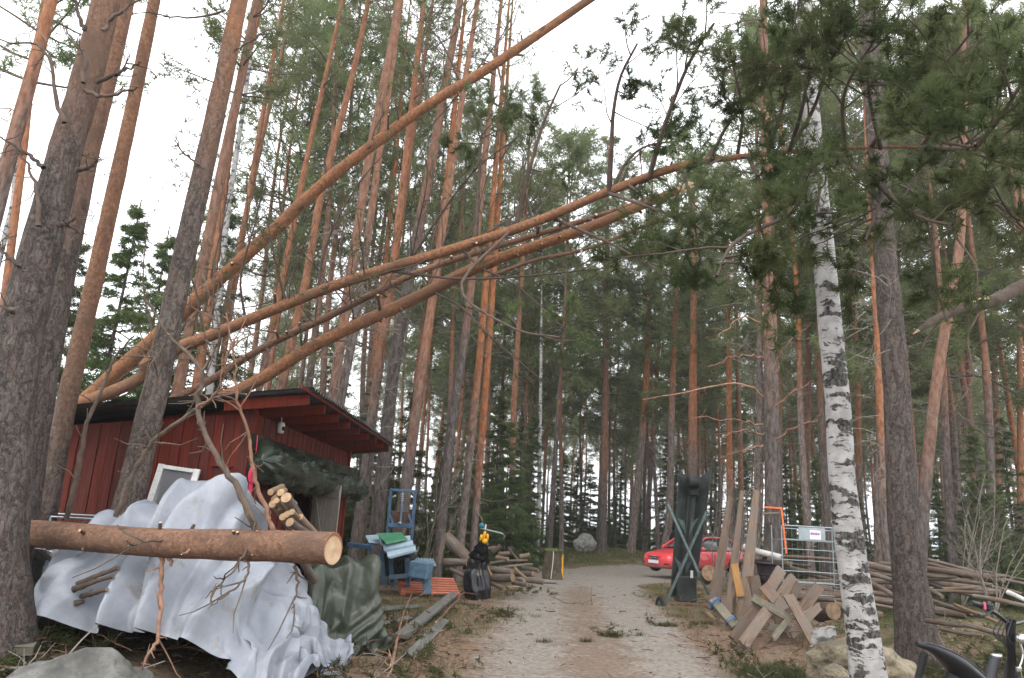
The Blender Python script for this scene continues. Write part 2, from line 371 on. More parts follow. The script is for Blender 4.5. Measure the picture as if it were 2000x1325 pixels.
def m_cut():
    t=NT('sawn_end_grain'); o=t.obj(); l=t.n('VectorMath',operation='LENGTH'); 
    n=t.noise(o,7,4,0.6)
    g=t.noise(t.map(o,(40,40,40)),1.2,3,0.6)
    c=t.mix(t.mr(n,0.3,0.7),(0.50,0.34,0.20),(0.62,0.46,0.29)); c=t.mix(t.mr(g,0.5,0.7,0,0.45),c,(0.36,0.21,0.11)); 
    c=t.hsv(c,0.5,1.0,t.mr(t.rnd(),0,1,0.7,1.1)); t.bump(g,0.2,0.005); return t.done(c,0.8,0.2)
MAT={}
MAT['bark']=m_pine_bark(); MAT['bark_far']=m_pine_bark_far(); MAT['birch']=m_birch(); MAT['ground']=m_ground(); MAT['red']=m_red_wood(); MAT['cut']=m_cut()
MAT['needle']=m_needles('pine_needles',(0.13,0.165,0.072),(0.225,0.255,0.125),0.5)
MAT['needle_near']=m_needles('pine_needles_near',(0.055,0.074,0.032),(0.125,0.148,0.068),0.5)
MAT['needle_dark']=m_needles('spruce_needles',(0.075,0.105,0.040),(0.15,0.185,0.078),0.5)
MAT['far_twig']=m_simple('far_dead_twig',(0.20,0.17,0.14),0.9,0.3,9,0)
MAT['twig']=m_simple('dead_twig',(0.115,0.085,0.065),0.9,0.35,9)
MAT['twig_red']=m_simple('fresh_branch_bark',(0.21,0.115,0.075),0.85,0.35,9)
MAT['twig_dark']=m_simple('dark_branch_bark',(0.085,0.06,0.047),0.9,0.3,9)  # dark brown bark tone for limbs, stubs and bark strips
MAT['grey_log']=m_wood('weathered_log_bark',(0.075,0.06,0.05),(0.19,0.16,0.135),(0.125,0.085,0.062),1.0,0.9,0,0.6)
MAT['old_cut']=m_simple('old_end_grain',(0.24,0.165,0.105),0.85,0.35,9,0.3,dirt=(0.12,0.09,0.07))
MAT['rock']=m_simple('lichen_granite',(0.17,0.165,0.155),0.9,0.5,3.5,0.9,dirt=(0.075,0.08,0.05))
MAT['rock_pale']=m_simple('pale_lichen_granite',(0.27,0.265,0.25),0.9,0.3,5,0.5,dirt=(0.15,0.15,0.12))
MAT['rock_tan']=m_simple('mossy_tan_granite',(0.155,0.128,0.09),0.9,0.45,3.5,0.9,dirt=(0.085,0.09,0.04))

# ================================================================== ground and road
def add_ground():
    ys=np.concatenate([np.linspace(-14,3,30)[:-1], np.linspace(3,32,230)[:-1], 32*np.power(1500/32,np.linspace(0,1,110))])
    sx=np.linspace(-1,1,261); sx=np.sign(sx)*np.abs(sx)**1.35
    X=sx[None]*(12+np.abs(ys)[:,None]*1.15); Y=np.broadcast_to(ys[:,None],X.shape)
    Z=gz(X,Y)+0.012*fbm(X*9,Y*9,5,2)*(1-0.7*road_mask(X,Y))
    n,m=X.shape; i=np.arange(n-1)[:,None]*m; j=np.arange(m-1)[None]
    q=np.stack([i+j,i+j+1,i+m+j+1,i+m+j],-1).reshape(-1,4)
    V=np.stack([X,Y,Z],-1).reshape(-1,3)
    g=MB().add(V,q).build('ground',MAT['ground'],kind='structure'); set_attr(g,V)
    # the track itself, a sheet just above the ground
    xs=np.linspace(-16,24,330); yy=np.concatenate([np.linspace(-10,20,250)[:-1],np.linspace(20,38,80)])
    X,Y=np.meshgrid(xs,yy); Z=gz(X,Y)+0.012*fbm(X*9,Y*9,5,2)*0.3+0.016
    rm=road_mask(X,Y); n,m=X.shape; i=np.arange(n-1)[:,None]*m; j=np.arange(m-1)[None]
    q=np.stack([i+j,i+j+1,i+m+j+1,i+m+j],-1).reshape(-1,4); keep=(rm.ravel()[q].min(1)>0.03)
    V=np.stack([X,Y,Z-0.03*(1-sstep(0.03,0.25,rm))],-1).reshape(-1,3)
    q=q[keep]; used=np.unique(q); mp=np.full(len(V),-1); mp[used]=np.arange(len(used)); V=V[used]
    r=MB().add(V,mp[q]).build('dirt_road',MAT['ground'],kind='structure'); set_attr(r,V)
def set_attr(o,V):
    x,y=V[:,0],V[:,1]; d1,s1,hw,d2=road_lat(x,y)
    rm=road_mask(x,y); c=hw*0.52
    tr=np.exp(-((d1-c)/(0.38+0.02*np.clip(y,0,30)))**2)+sstep(18,28,y)*0.9+np.exp(-(d2/1.3)**2)*0.8
    ms=0.6*sstep(3,6,d1)*sstep(2.5,4,d2)+0.35*sstep(24,34,y)
    for nme,a in (('road',rm),('track',np.clip(tr,0,1)),('moss',ms)):
        at_=o.data.attributes.new(nme,'FLOAT','POINT'); at_.data.foreach_set('value',a.astype(np.float32))
add_ground()

# ================================================================== trees
def rand_unit(n, r=rng):
    v=r.normal(size=(n,3)); return nrm(v)
def needles(mb, P, D, n, l, w, spread=0.8, mat=1, r=rng):
    P=np.asarray(P,float); D=nrm(D); N=len(P)
    if N==0: return
    D3=np.repeat(D,n,0); P3=np.repeat(P,n,0); q=rand_unit(N*n,r)
    d=nrm(D3*0.75+q*spread); b=P3-D3*(r.random((N*n,1))*l*0.8); ll=l*(0.7+0.5*r.random((N*n,1)))
    s=nrm(np.cross(d,rand_unit(N*n,r)))*w*0.5
    V=np.stack([b-s,b+s,b+d*ll],1).reshape(-1,3); mb.add(V,np.arange(N*n*3).reshape(-1,3),mat,False)
def grow(mb, tuft, a, d, L, r0, rg, lev=0, droop=0.0, nsub=6, sides=4, wood=0, up=0.25, tmin=0.3):
    """one branch with side twigs; tuft collects (point, direction) for needles"""
    k=5 if lev==0 else 3
    pts=[np.asarray(a,float)]; dd=nrm(d)
    for i in range(k):
        dd=nrm(dd+rg.normal(size=3)*0.13+np.array([0,0,up*0.25-droop*0.3])); pts.append(pts[-1]+dd*L/k)
    pts=np.array(pts); rad=np.linspace(r0,r0*0.3,len(pts))
    add_tube(mb,pts,rad,sides,wood)
    if lev<2:
        m=nsub if lev==0 else max(2,nsub//2)
        for j in range(m):
            f=tmin+(1-tmin)*(j+rg.random())/m; x=f*k; i=min(int(x),k-1); p=pts[i]+(pts[i+1]-pts[i])*(x-i)
            t=nrm(pts[i+1]-pts[i]); side=nrm(np.cross(t,rg.normal(size=3)))
            grow(mb,tuft,p,nrm(t*0.75+side*0.85),L*(0.42*(1.15-0.5*f))*(0.7+0.6*rg.random()),r0*0.45*(1-0.5*f),rg,lev+1,droop,nsub,3,wood,up,0.2)
    if lev>=1:
        for f in (0.45,0.72,1.0) if lev==1 else (0.55,1.0):
            x=f*k; i=min(int(x-1e-6),k-1); tuft.append((pts[i]+(pts[i+1]-pts[i])*(x-i),nrm(pts[i+1]-pts[i])))
    else: tuft.append((pts[-1],dd))
def pine_crown_mesh(seed, L=9.0, Rm=1.9, nw=16, l=0.20, w=0.021, n=10, low=0.55, keep=0.9):
    rg=np.random.default_rng(seed); mb=MB(); tf=[]
    for k in range(nw):
        t=(k+0.5*rg.random())/nw; z=t*L
        prof=1.12*(low+(1-low)*min(1,t*2.2))*(1-max(0,(t-0.45)/0.55)**1.6*0.8)
        for j in range(rg.integers(2,5)):
            az=rg.random()*6.28; el=R(5+45*t+rg.normal()*12); Lb=Rm*prof*(0.65+0.6*rg.random())
            d=np.array([math.cos(az)*math.cos(el),math.sin(az)*math.cos(el),math.sin(el)])
            grow(mb,tf,(0,0,z),d,Lb,0.028*(1-0.5*t),rg,0,0.1,5)
    P=np.array([a for a,_ in tf]); D=np.array([b for _,b in tf]); kk=rg.random(len(P))<keep; P=P[kk]; D=D[kk]
    needles(mb,P+rg.normal(size=P.shape)*0.07,D+np.array([0,0,0.3]),n,l,w,1.0,1,rg)
    return mb.mesh('crown',[MAT['twig'],MAT['needle']])
def dead_branch_mesh(seed, H=9.0, nb=26, Lm=1.3):
    rg=np.random.default_rng(seed); mb=MB()
    for k in range(nb):
        z=H*(0.12+0.88*math.sqrt(rg.random())); az=rg.random()*6.28; el=R(rg.normal()*14-4); L=Lm*(0.25+rg.random())
        d=np.array([math.cos(az)*math.cos(el),math.sin(az)*math.cos(el),math.sin(el)])
        pts=[np.array([0,0,z])]
        for i in range(4): d=nrm(d+rg.normal(size=3)*0.2+np.array([0,0,-0.04])); pts.append(pts[-1]+d*L/4)
        add_tube(mb,pts,np.linspace(0.013,0.004,5),3)
        for q in range(rg.integers(1,4)):
            i=rg.integers(1,4); e=nrm(d+rg.normal(size=3)*0.8); add_tube(mb,[pts[i],pts[i]+e*L*0.2,pts[i]+nrm(e+rg.normal(size=3)*0.3)*L*0.4],[0.006,0.005,0.003],3)
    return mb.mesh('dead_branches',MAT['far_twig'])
def trunk_mesh(seed, H=20.0, r=0.13, sides=10, seg=26, bend=0.12, mat='bark'):
    rg=np.random.default_rng(seed); z=np.linspace(-0.3,H,seg); ph=rg.random(4)*6.28
    x=bend*np.sin(z/H*4+ph[0])+bend*0.4*np.sin(z/H*11+ph[1]); y=bend*np.sin(z/H*4+ph[2])+bend*0.4*np.sin(z/H*11+ph[3])
    x-=x[0]; y-=y[0]
    rad=r*(1-0.80*np.clip(z/H,0,1)**1.1)*(1+0.35*np.exp(-np.clip(z,0,9)/0.25))
    mb=MB(); v,q=tube(np.stack([x,y,z],-1),rad,sides,amp=0.06,fr=4,seed=seed); mb.add(v,q)
    return mb.mesh('trunk',MAT[mat])
def spruce_crown_mesh(seed, H=8.0, Rm=1.5, l=0.13, w=0.022, n=8):
    rg=np.random.default_rng(seed); mb=MB(); tp=[]; td=[]
    z=0.35
    while z<H*0.97:
        t=z/H; Lb=Rm*(1-t)**0.85+0.08
        for j in range(6):
            if rg.random()<0.10: continue
            z0=z; zj=max(0.25,z+rg.normal()*0.11)
            az=rg.random()*6.28; L=Lb*(0.65+0.5*rg.random()); d=np.array([math.cos(az),math.sin(az),0.12+0.5*t]); side=np.array([-math.sin(az),math.cos(az),0])
            pts=[np.array([0,0,zj])]; dr=-0.10-0.14*rg.random()
            for i in range(5): d=nrm(d+np.array([0,0,dr+0.14*(i>2)])+rg.normal(size=3)*0.05); pts.append(pts[-1]+d*L/5)
            add_tube(mb,pts,np.linspace(0.014,0.004,6),3)
            pts=np.array(pts); m=max(4,int(L*9))
            for q in range(m):
                f=0.12+0.88*(q+rg.random())/m; i=min(int(f*5),4); p=pts[i]+(pts[i+1]-pts[i])*(f*5-i); dl=nrm(pts[i+1]-pts[i])
                ls=L*0.34*(1.1-f)+0.05
                for s_ in (-1,1):
                    e=nrm(dl*0.7+side*s_*0.9+np.array([0,0,-0.22]))
                    for g in np.arange(0.25,1.01,max(0.16,0.1/ls) if ls>0.1 else 0.5):
                        tp.append(p+e*ls*g); td.append(e)
                tp.append(p); td.append(dl)
        z+=0.20+0.07*rg.random()+0.1*t
    tp=np.array(tp); needles(mb,tp+rg.normal(size=tp.shape)*0.03,np.array(td)+np.array([0,0,-0.15]),n,l,w,0.75,1,rg)
    return mb.mesh('crown',[MAT['twig'],MAT['needle_dark']])

CROWN=[pine_crown_mesh(100+i,L=9+i%3,Rm=1.6+0.25*(i%4)) for i in range(7)]
SPARSE=[pine_crown_mesh(160+i,L=9+i%3,Rm=1.3+0.2*(i%4),nw=10,l=0.15,w=0.013,n=9,keep=0.55) for i in range(4)]
DEAD=[dead_branch_mesh(200+i,nb=34) for i in range(5)]
TRUNK=[trunk_mesh(300+i,mat='bark_far') for i in range(5)]
SPRUCE=[spruce_crown_mesh(400+i,H=8,Rm=1.35+0.2*i) for i in range(4)]
SPTRUNK=trunk_mesh(350,H=8,r=0.07,sides=7,seg=10,bend=0.03)

_tn=[0]
def kidead_(o): o['kind']='stuff'; return o
def far_pine(x,y,H,r,label,group,oz=None,lean=(0,0)):
    i=_tn[0]; _tn[0]+=1; k=H/20.0; rg=np.random.default_rng(900+i)
    e=thing('pine_tree',label,'pine tree',(x,y,float(gz(x,y))),(lean[0],lean[1],rg.random()*6.28),group)
    t=link('trunk',TRUNK[i%5],e,(0,0,0),scale=(r/0.13,r/0.13,k)); t['orange_z']=float((oz if oz is not None else 4+3*rg.random())/k)
    c0=H*(0.33+0.17*rg.random()); s=(H+0.6-c0)/(9+ (i%7)%3)
    link('crown',CROWN[i%7],e,(0,0,c0),rot=(0,0,rg.random()*6),scale=(s*(0.85+0.5*rg.random()),)*2+(s,))
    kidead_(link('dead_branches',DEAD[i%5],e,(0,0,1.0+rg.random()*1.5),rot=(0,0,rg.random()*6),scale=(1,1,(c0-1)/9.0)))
    return e
def spruce(x,y,H,label,group,wd=1.0):
    i=_tn[0]; _tn[0]+=1; k=H/8.0
    e=thing('spruce_tree',label,'spruce tree',(x,y,float(gz(x,y))),(0,0,(i*1.7)%6.28),group)
    t=link('trunk',SPTRUNK,e,(0,0,0),scale=(max(k,0.5),max(k,0.5),k)); t['orange_z']=40.0
    link('crown',SPRUCE[i%4],e,(0,0,0),scale=(k*wd,k*wd,k)); return e

def px_trunk(pix, Y, w, label, oz=5.0, H=20.0, cat='pine tree', name='pine_tree', group=None, hi=False, crown=True, dead=None, mat='bark_far', stubs=0, low=0.52, ref=None, flare=0.35, sparse=False):
    """a standing tree whose stem runs through the given photo pixels, all at forward distance Y; w = (photo width px at pixel y) pairs or one width"""
    i=_tn[0]; _tn[0]+=1; rg=np.random.default_rng(1500+i)
    P=np.array([at(x,y,Y) for x,y in pix]); P=P[np.argsort(P[:,2])]
    dlo=(P[1]-P[0])/(P[1][2]-P[0][2]); dhi=(P[-1]-P[-2])/(P[-1][2]-P[-2][2])
    b=P[0]-dlo*(P[0][2]-0.0); g=float(gz(b[0],b[1])); b=P[0]-dlo*(P[0][2]-g)
    dhi=dhi*np.array([0.5,0.5,1]) 
    pts=np.concatenate([[b-dlo*0.35],[b],[q for q in P if q[2]>g+0.2],[P[-1]+dhi*(H*0.25)] if P[-1][2]<H*0.6 else np.zeros((0,3)),[P[-1]+dhi*(g+H-P[-1][2])]])
    loc=b.copy(); pts=pts-loc
    n=int(H*(9 if hi else 2.2)); cv=bez(pts,n); hz=np.clip(cv[:,2]/H,0,1)
    rr=np.array(w if isinstance(w,(list,tuple)) else [w])*Y/FPX/2*0.93
    if len(rr)==1: 
        zm=np.mean(P[:,2])-g; f=1-0.6*np.clip(zm/H,0,1)**1.5; rad=rr[0]/f*(1-0.6*hz**1.5-0.3*hz**6)
    else:
        zz=P[:,2]-g; rad=np.interp(cv[:,2],np.concatenate([zz,[H]]),np.concatenate([rr,[0.02]]))
    rad=np.maximum(rad*(1+flare*np.exp(-np.clip(cv[:,2],0,9)/0.3)),0.012)
    e=thing(name,label,cat,loc,(0,0,0),group)
    mb=MB(); sides=56 if hi else 14
    v,q=tube(cv,rad,sides,amp=0.05 if hi else 0.05,fr=5 if hi else 4,seed=i*3.1)
    mb.add(v,q)
    t=mb.build('trunk',MAT[mat],e); t['orange_z']=float(oz)
    if crown:
        c0=H*low; ic=int(np.argmin(abs(cv[:,2]-c0))); s=(H-c0+0.4)/(9+(i%7)%3); ax=dhi
        cc=link('crown',(SPARSE[i%4] if sparse else CROWN[i%7]),e,tuple(cv[ic]),rot=(-math.atan(ax[1]),math.atan(ax[0]),rg.random()*6),scale=(s*(0.95+0.35*rg.random()),)*2+(s,))
    if dead is None: dead = 1
    if dead:
        kidead_(link('dead_branches',DEAD[i%5],e,tuple(cv[int(n*0.16)]),rot=(-math.atan(dlo[1]),math.atan(dlo[0]),rg.random()*6),scale=(dead,dead,0.9)))
    return e,cv,rad,loc

# stems one can follow in the photograph: pixels, distance, width, label
px_trunk([(-6,1150),(-2,1065),(34,689),(122,320),(190,75)],6.7,[112,104,88,70,62],'thick scaly pine at left edge, nearest of the pair beside the long log',5.4,21,hi=True,mat='bark',dead=0.0,low=0.75)
px_trunk([(30,1080),(45,1000),(92,689),(165,320),(225,75)],7.5,[62,60,56,52,46],'pine pressed close behind the thick leftmost pine, reddish upper stem',4.6,20,hi=True,mat='bark',dead=0,low=0.72)
px_trunk([(0,380),(36,241),(101,0)],9.0,[32,31,26],'slim grey pine leaning at the top left corner of the photo',6.5,19,dead=0.5)
px_trunk([(75,1075),(98,957),(134,770),(172,604),(205,453),(251,245),(302,0)],8.15,[44,42,38,36,34,31,26],'orange stemmed pine standing against the left end of the red shed',2.6,20,hi=True,mat='bark',dead=0.0,low=0.75)
px_trunk([(235,1050),(258,957),(273,892),(316,706),(367,468),(426,200),(468,0)],8.2,[64,58,53,50,46,42,38],'grey trunked pine in front of the shed wall beside the white window',6.2,20,hi=True,mat='bark',dead=0.0,low=0.75)
px_trunk([(400,500),(440,300),(490,57)],14,[24,22,19],'orange pine rising just right of the grey trunk before the shed',2,19,dead=0.6)
px_trunk([(12,560),(45,300),(70,100)],13,[17,16,14],'thin pale pine far behind the leftmost trunk',5,18,dead=0.6)
M=[([(420,500),(458,226),(510,0)],17,22,'pine passing behind the highest leaning trunk, near top left gap',3),
 ([(457,563),(484,400),(510,241),(554,0)],19,15,'slender orange pine above the shed, left of a close pair',3),
 ([(480,420),(518,245),(574,0)],20,13,'slender orange pine above the shed, right of a close pair',3),
 ([(540,600),(563,490),(601,302),(669,0)],18,16,'thin tall pine with patchy stem above the shed doorway side',5),
 ([(545,770),(569,672),(600,536),(623,400),(646,302),(680,181),(720,0)],17,21,'orange pine crossing behind the four leaning trunks, left of the smooth one',4.5),
 ([(640,850),(660,706),(681,563),(701,434),(722,302),(752,151),(778,0)],15.5,26,'smooth orange pine behind the shed roof, widest above it',4.5),
 ([(640,940),(670,760),(700,590)],16.5,24,'dark furrowed pine trunk right behind the shed roof edge',8),
 ([(700,1060),(728,807),(756,611),(783,400)],19.0,26,'grey pine standing at the far corner of the shed',5.5),
 ([(735,1040),(756,841),(776,672),(827,400),(846,302),(872,151),(899,0)],18.6,31,'sturdy grey pine between the shed and the blue mast',9),
 ([(774,490),(812,226),(846,0)],20,15,'thin orange pine in the gap beside the highest leaning trunk',3),
 ([(790,1000),(810,841),(834,672),(868,400)],19.8,22,'grey pine directly behind the blue lifting mast',5.5),
 ([(860,480),(903,190),(933,0)],18,19,'pine with orange top above the middle of the leaning trunks',4),
 ([(860,1045),(881,841),(915,604)],19.6,25,'bare grey pine left of the black rubbish sack',7),
 ([(906,1000),(922,841),(939,672)],21,21,'grey brown pine behind the sack, left one of two',5),
 ([(929,1005),(942,841),(956,655)],21.5,19,'reddish pine behind the sack, right one of two',3),
 ([(1000,980),(1003,807),(1018,558)],30,13,'orange pine just left of the thin white birch',4),
 ([(1177,1055),(1178,1000),(1182,807),(1183,635)],37,16,'straight orange pine beside the lone boulder beyond the junction',3.5),
 ([(1235,1055),(1240,1000),(1258,807),(1267,604)],38,15,'pine left of the parked car with grey foot and orange upper stem',6.5),
 ([(1262,1050),(1272,900),(1285,700)],44,10,'thin dark pine next to the pine left of the car',7),
 ([(1300,1055),(1308,1000),(1312,807),(1321,536)],36,14,'grey pine rising behind the nose of the red car',8),
 ([(1353,1040),(1353,1000),(1353,785),(1355,558)],34,19,'pine standing behind the dark upright conveyor',6),
 ([(1425,1040),(1425,1000),(1423,650)],33,13,'pine behind the tall leaning planks',4),
 ([(1448,1040),(1446,900),(1440,700)],38,11,'slim red pine between leaning planks and gate',3),
 ([(1506,1085),(1509,988),(1504,604),(1495,200)],15.5,[44,41,36,30],'stout pine beside the gate with orange tape and birdhouse bracket',5.6),
 ([(1478,1000),(1484,700),(1480,400)],24,17,'grey pine half hidden behind the stout pine at the gate',9),
 ([(1574,1030),(1579,626)],27,14,'orange pine left of the large birch, behind the gate',3),
 ([(1610,1040),(1622,700)],29,13,'red pine half hidden by the large birch',3),
 ([(1735,1100),(1728,1040),(1726,988),(1717,717)],18.5,24,'orange pine showing left of the dark furrowed trunk',4.0),
 ([(1795,1130),(1808,943),(1830,740),(1857,581),(1878,423)],15,[34,31,29,27,24],'leaning orange pine right of the dark furrowed trunk',3.2),
 ([(1905,1050),(1896,850),(1885,558)],24,14,'orange pine near right edge behind the hanging broken branch',3),
 ([(1993,1060),(1993,988),(1988,445)],24,15,'orange pine at the right edge of the photo',3),
 ([(1950,1050),(1945,800),(1935,560)],29,13,'slim red pine next to the right edge pine',3)]
for pix,Y,w,lab,oz in M: px_trunk(pix,Y,(np.array(w)*(0.77 if Y<25 else 0.95)).tolist() if isinstance(w,list) else w*(0.77 if Y<25 else 0.95),lab,oz,19+3*rng.random(),dead=0.9,low=0.64 if pix[0][0]<900 else 0.5,sparse=Y<23)
px_trunk([(1710,1400),(1696,1325),(1683,1221),(1664,1092),(1644,932),(1636,785),(1620,626),(1606,468),(1578,151),(1571,19)],7.0,[70,66,61,57,53,51,49,46,38,34],'large birch with white and black bark right of the gate',0,17,'birch tree','birch_tree',hi=True,crown=False,dead=0,mat='birch')
px_trunk([(1784,1190),(1773,1092),(1762,1000),(1753,785),(1740,626),(1726,468),(1700,100)],10.5,[72,60,57,53,50,46,40],'dark deeply furrowed pine trunk right of the large birch',13,21,hi=True,mat='bark',dead=0.5,sparse=True,low=0.45)
px_trunk([(1049,1060),(1052,1000),(1056,762),(1058,560),(1060,480)],31,7,'thin straight white birch in the middle of the forest',0,13,'birch tree','birch_tree',crown=False,dead=0,mat='birch')
px_trunk([(430,560),(445,415),(487,130),(500,0)],17,11,'thin white birch between pines above the shed',0,16,'birch tree','birch_tree',crown=False,dead=0,mat='birch')
px_trunk([(5,480),(25,400),(45,250)],15,12,'thin birch at the left edge behind the pines',0,16,'birch tree','birch_tree',crown=False,dead=0,mat='birch')

# the rest of the forest
def blocked(x,y):
    d1,s1,hw,d2=road_lat(x,y)
    if d1<hw+1.2 or d2<2.6: return True
    if -7<x<-1 and y<18: return True
    if y<29 and -4<x<9: return True
    if 4<x<13 and 26<y<36: return True
    return False
placed=[]
def scatter(n,ylo,yhi,xl,mind,seed):
    rg=np.random.default_rng(seed); out=[]; tries=0
    while len(out)<n and tries<9000:
        tries+=1; y=ylo+(yhi-ylo)*rg.random(); x=(rg.random()*2-1)*(xl*y)
        if blocked(x,y): continue
        if x/y<-0.36 and (y<40 or rg.random()<0.97): continue
        if x/y>0.4 and y<30 and rg.random()<0.6: continue
        if -0.36<=x/y<-0.2 and rg.random()<(0.85 if y<36 else 0.65): continue
        if -0.30<=x/y<-0.1 and rg.random()<0.35: continue
        if x/y>0.33 and y<36 and rg.random()<0.5: continue
        if any((x-a)**2+(y-b)**2<mind*mind for a,b in placed): continue
        placed.append((x,y)); out.append((x,y))
    return out
for o in list(C.objects):
    if o.parent is None and o.name.startswith(('pine_tree','birch_tree')): placed.append((o.location.x,o.location.y))
def region_label(x,y,k):
    p=1000+FPX*x/(y*cp)
    where=('beyond the leftmost trunks' if p<330 else 'above and behind the red shed' if p<700 else 'behind the blue machine and the log heap' if p<1010 else 'between the thin white birch and the parked car' if p<1280 else
      'behind the parked car and the conveyor' if p<1480 else 'behind the gate and the large birch' if p<1720 else 'right of the dark furrowed trunk')
    what={'mid':'slim pine in the middle distance ','far':'distant thin pine far back ','spruce':'small shaded spruce far back '}[k]
    return what+where, {'mid':'middle distance pines ','far':'distant pines ','spruce':'distant spruces '}[k]+where
for x,y in scatter(44,19,36,0.78,1.7,1):
    far_pine(x,y,17+5*rng.random(),0.10+0.05*rng.random(),*region_label(x,y,'mid'),lean=(rng.normal()*0.02,rng.normal()*0.02))
for x,y in scatter(200,36,92,0.72,1.3,2):
    far_pine(x,y,16+5*rng.random(),0.09+0.05*rng.random(),*region_label(x,y,'far'),lean=(rng.normal()*0.02,rng.normal()*0.02))
SP=[(985,1075,27,5.5,'dense green spruce behind the log heap, left of the white birch'),(1030,1070,31,6.5,'green spruce right of the thin white birch'),(905,1060,24,5.0,'green spruce behind the black sack'),
 (850,1060,22,4.5,'green spruce behind the grey pine left of the sack'),(780,1060,21,5.2,'green spruce behind the blue mast'),(960,1065,33,7.5,'tall spruce far behind the log heap'),
 (1095,1062,40,5,'low spruce left of the lone boulder'),(1960,1130,17,2.6,'bushy young spruce at right edge beyond the log heap'),(1890,1115,20,2.9,'young spruce right of the leaning pine'),
 (2040,1120,16,3.6,'young spruce cut by the right edge of the photo'),(1570,1085,25,3.6,'young spruce behind the galvanised gate'),(1680,1085,22,3.2,'young spruce between birch and dark trunk'),
 (1640,1080,30,5,'spruce far behind the large birch'),(1460,1070,40,6,'dark spruce behind the leaning planks'),(1330,1060,46,6.5,'dark spruce behind the conveyor'),(1210,1062,48,6,'dark spruce behind the straight orange pines'),
 (700,1050,24,6,'green spruce behind the far shed corner'),(1840,1090,27,4.5,'spruce in the dim forest right of the dark trunk'),(1925,1100,19,4.6,'full green spruce behind the hanging broken branch, right part'),(1985,1105,22,5.5,'tall green spruce at the right edge behind the young ones'),(1770,1090,24,4.2,'spruce directly behind the dark furrowed trunk'),(1600,1085,33,5.5,'tall spruce behind the cage and the large birch'),(1540,1080,36,6,'dark spruce behind the stout pine at the cage'),(1400,1065,45,6,'dark spruce behind the red car'),(1150,1062,46,5.5,'dark spruce behind the lone boulder'),(1010,1068,36,7,'tall spruce left of the boulder, behind the white birch')]
for px_,py_,Y,H,lab in SP:
    p=at(px_,py_,Y); spruce(p[0],p[1],H,lab,None,0.95+0.3*rng.random())
for px_,Y,H,lab in [(165,14,7.6,'tall spruce behind the shed left end, seen between leftmost pines'),(345,18,9.8,'spruce behind the shed showing left of the grey trunk'),(50,16,7.4,'spruce behind the leftmost pines'),(240,19,9.0,'spruce behind the shed between the orange and grey pines'),(620,26,8,'spruce above the shed roof behind the pines')]:
    p=at(px_,980,Y); spruce(p[0],p[1],H,lab,None,1.15)
for x,y in scatter(70,30,88,0.7,1.5,5):
    spruce(x,y,3.5+4*rng.random(),*region_label(x,y,'spruce'))

# dead limbs one can follow on the near stems
rgd=np.random.default_rng(17)
def limb_on(label_start, paths, r, mat='twig', jit=0.01):
    e=[o for o in C.objects if o.parent is None and o.get('label','').startswith(label_start)][0]; loc=np.array(e.location)
    for pp in paths:
        P=np.array([at(*q) for q in pp])-loc; k=16; cv=bez(P,k); cv[1:]+=rgd.normal(size=(k-1,3))*jit; mb=MB(); add_tube(mb,cv,np.linspace(r,r*0.3,k),7,0,amp=0.15,fr=20)
        for j in range(6):
            i=5+int(10*rgd.random()); d=nrm(nrm(cv[min(i+1,k-1)]-cv[i-1])*0.6+rgd.normal(size=3)*0.8); L=0.3*(0.2+rgd.random()); add_tube(mb,[cv[i],cv[i]+d*L*0.5,cv[i]+nrm(d+rgd.normal(size=3)*0.4)*L],[0.007,0.005,0.003],5)
        mb.build('dead_limb',MAT[mat],e)
Y=6.45
limb_on('thick scaly pine',[[(125,240,Y),(111,189,Y),(96,117,Y),(70,88,Y),(0,78,Y)],[(162,162,Y),(164,113,Y),(147,87,Y),(128,58,Y)],[(200,60,Y),(226,32,Y),(272,0,Y),(330,-40,Y)],[(164,60,Y),(151,19,Y),(138,-20,Y)],[(189,162,Y),(234,143,Y),(279,121,Y)],[(150,336,Y),(177,325,Y),(198,310,Y)],[(85,328,Y),(49,298,Y),(-10,262,Y)],[(75,442,Y),(72,377,Y),(57,328,Y),(23,283,Y)],[(113,440,Y),(128,436,Y),(148,428,Y)],[(37,522,Y),(15,500,Y),(-10,482,Y)],[(24,607,Y),(10,602,Y),(-10,598,Y)],[(165,175,Y),(200,190,Y),(250,178,Y),(270,170,Y)]],0.024,'twig_dark')
limb_on('grey trunked pine',[[(457,100,8.1),(500,74,8.0),(540,50,7.9)],[(440,20,8.1),(380,35,8.0),(300,28,7.9),(250,30,7.8)],[(300,800,8.0),(280,840,7.9),(275,860,7.9)],[(400,330,8.1),(360,300,8.0),(340,260,8.0)]],0.016,'twig_dark')
Y=15.2
limb_on('stout pine',[[(1490,775,Y),(1451,750,14.9),(1390,755,14.6),(1320,770,14.3),(1256,780,14.1)],[(1490,700,Y),(1440,695,15),(1380,720,14.8)],[(1490,830,Y),(1430,820,15),(1350,812,14.8)],[(1490,850,Y),(1440,842,15),(1400,860,14.8)],[(1515,795,Y),(1550,765,15),(1590,745,14.9)],[(1515,730,Y),(1530,680,15),(1585,635,14.9)],[(1492,640,Y),(1450,620,15),(1400,660,14.8)],[(1490,870,Y),(1450,880,15),(1410,895,14.9)],[(1515,860,Y),(1560,830,15),(1600,820,15)]],0.026,'twig_red',0.02)

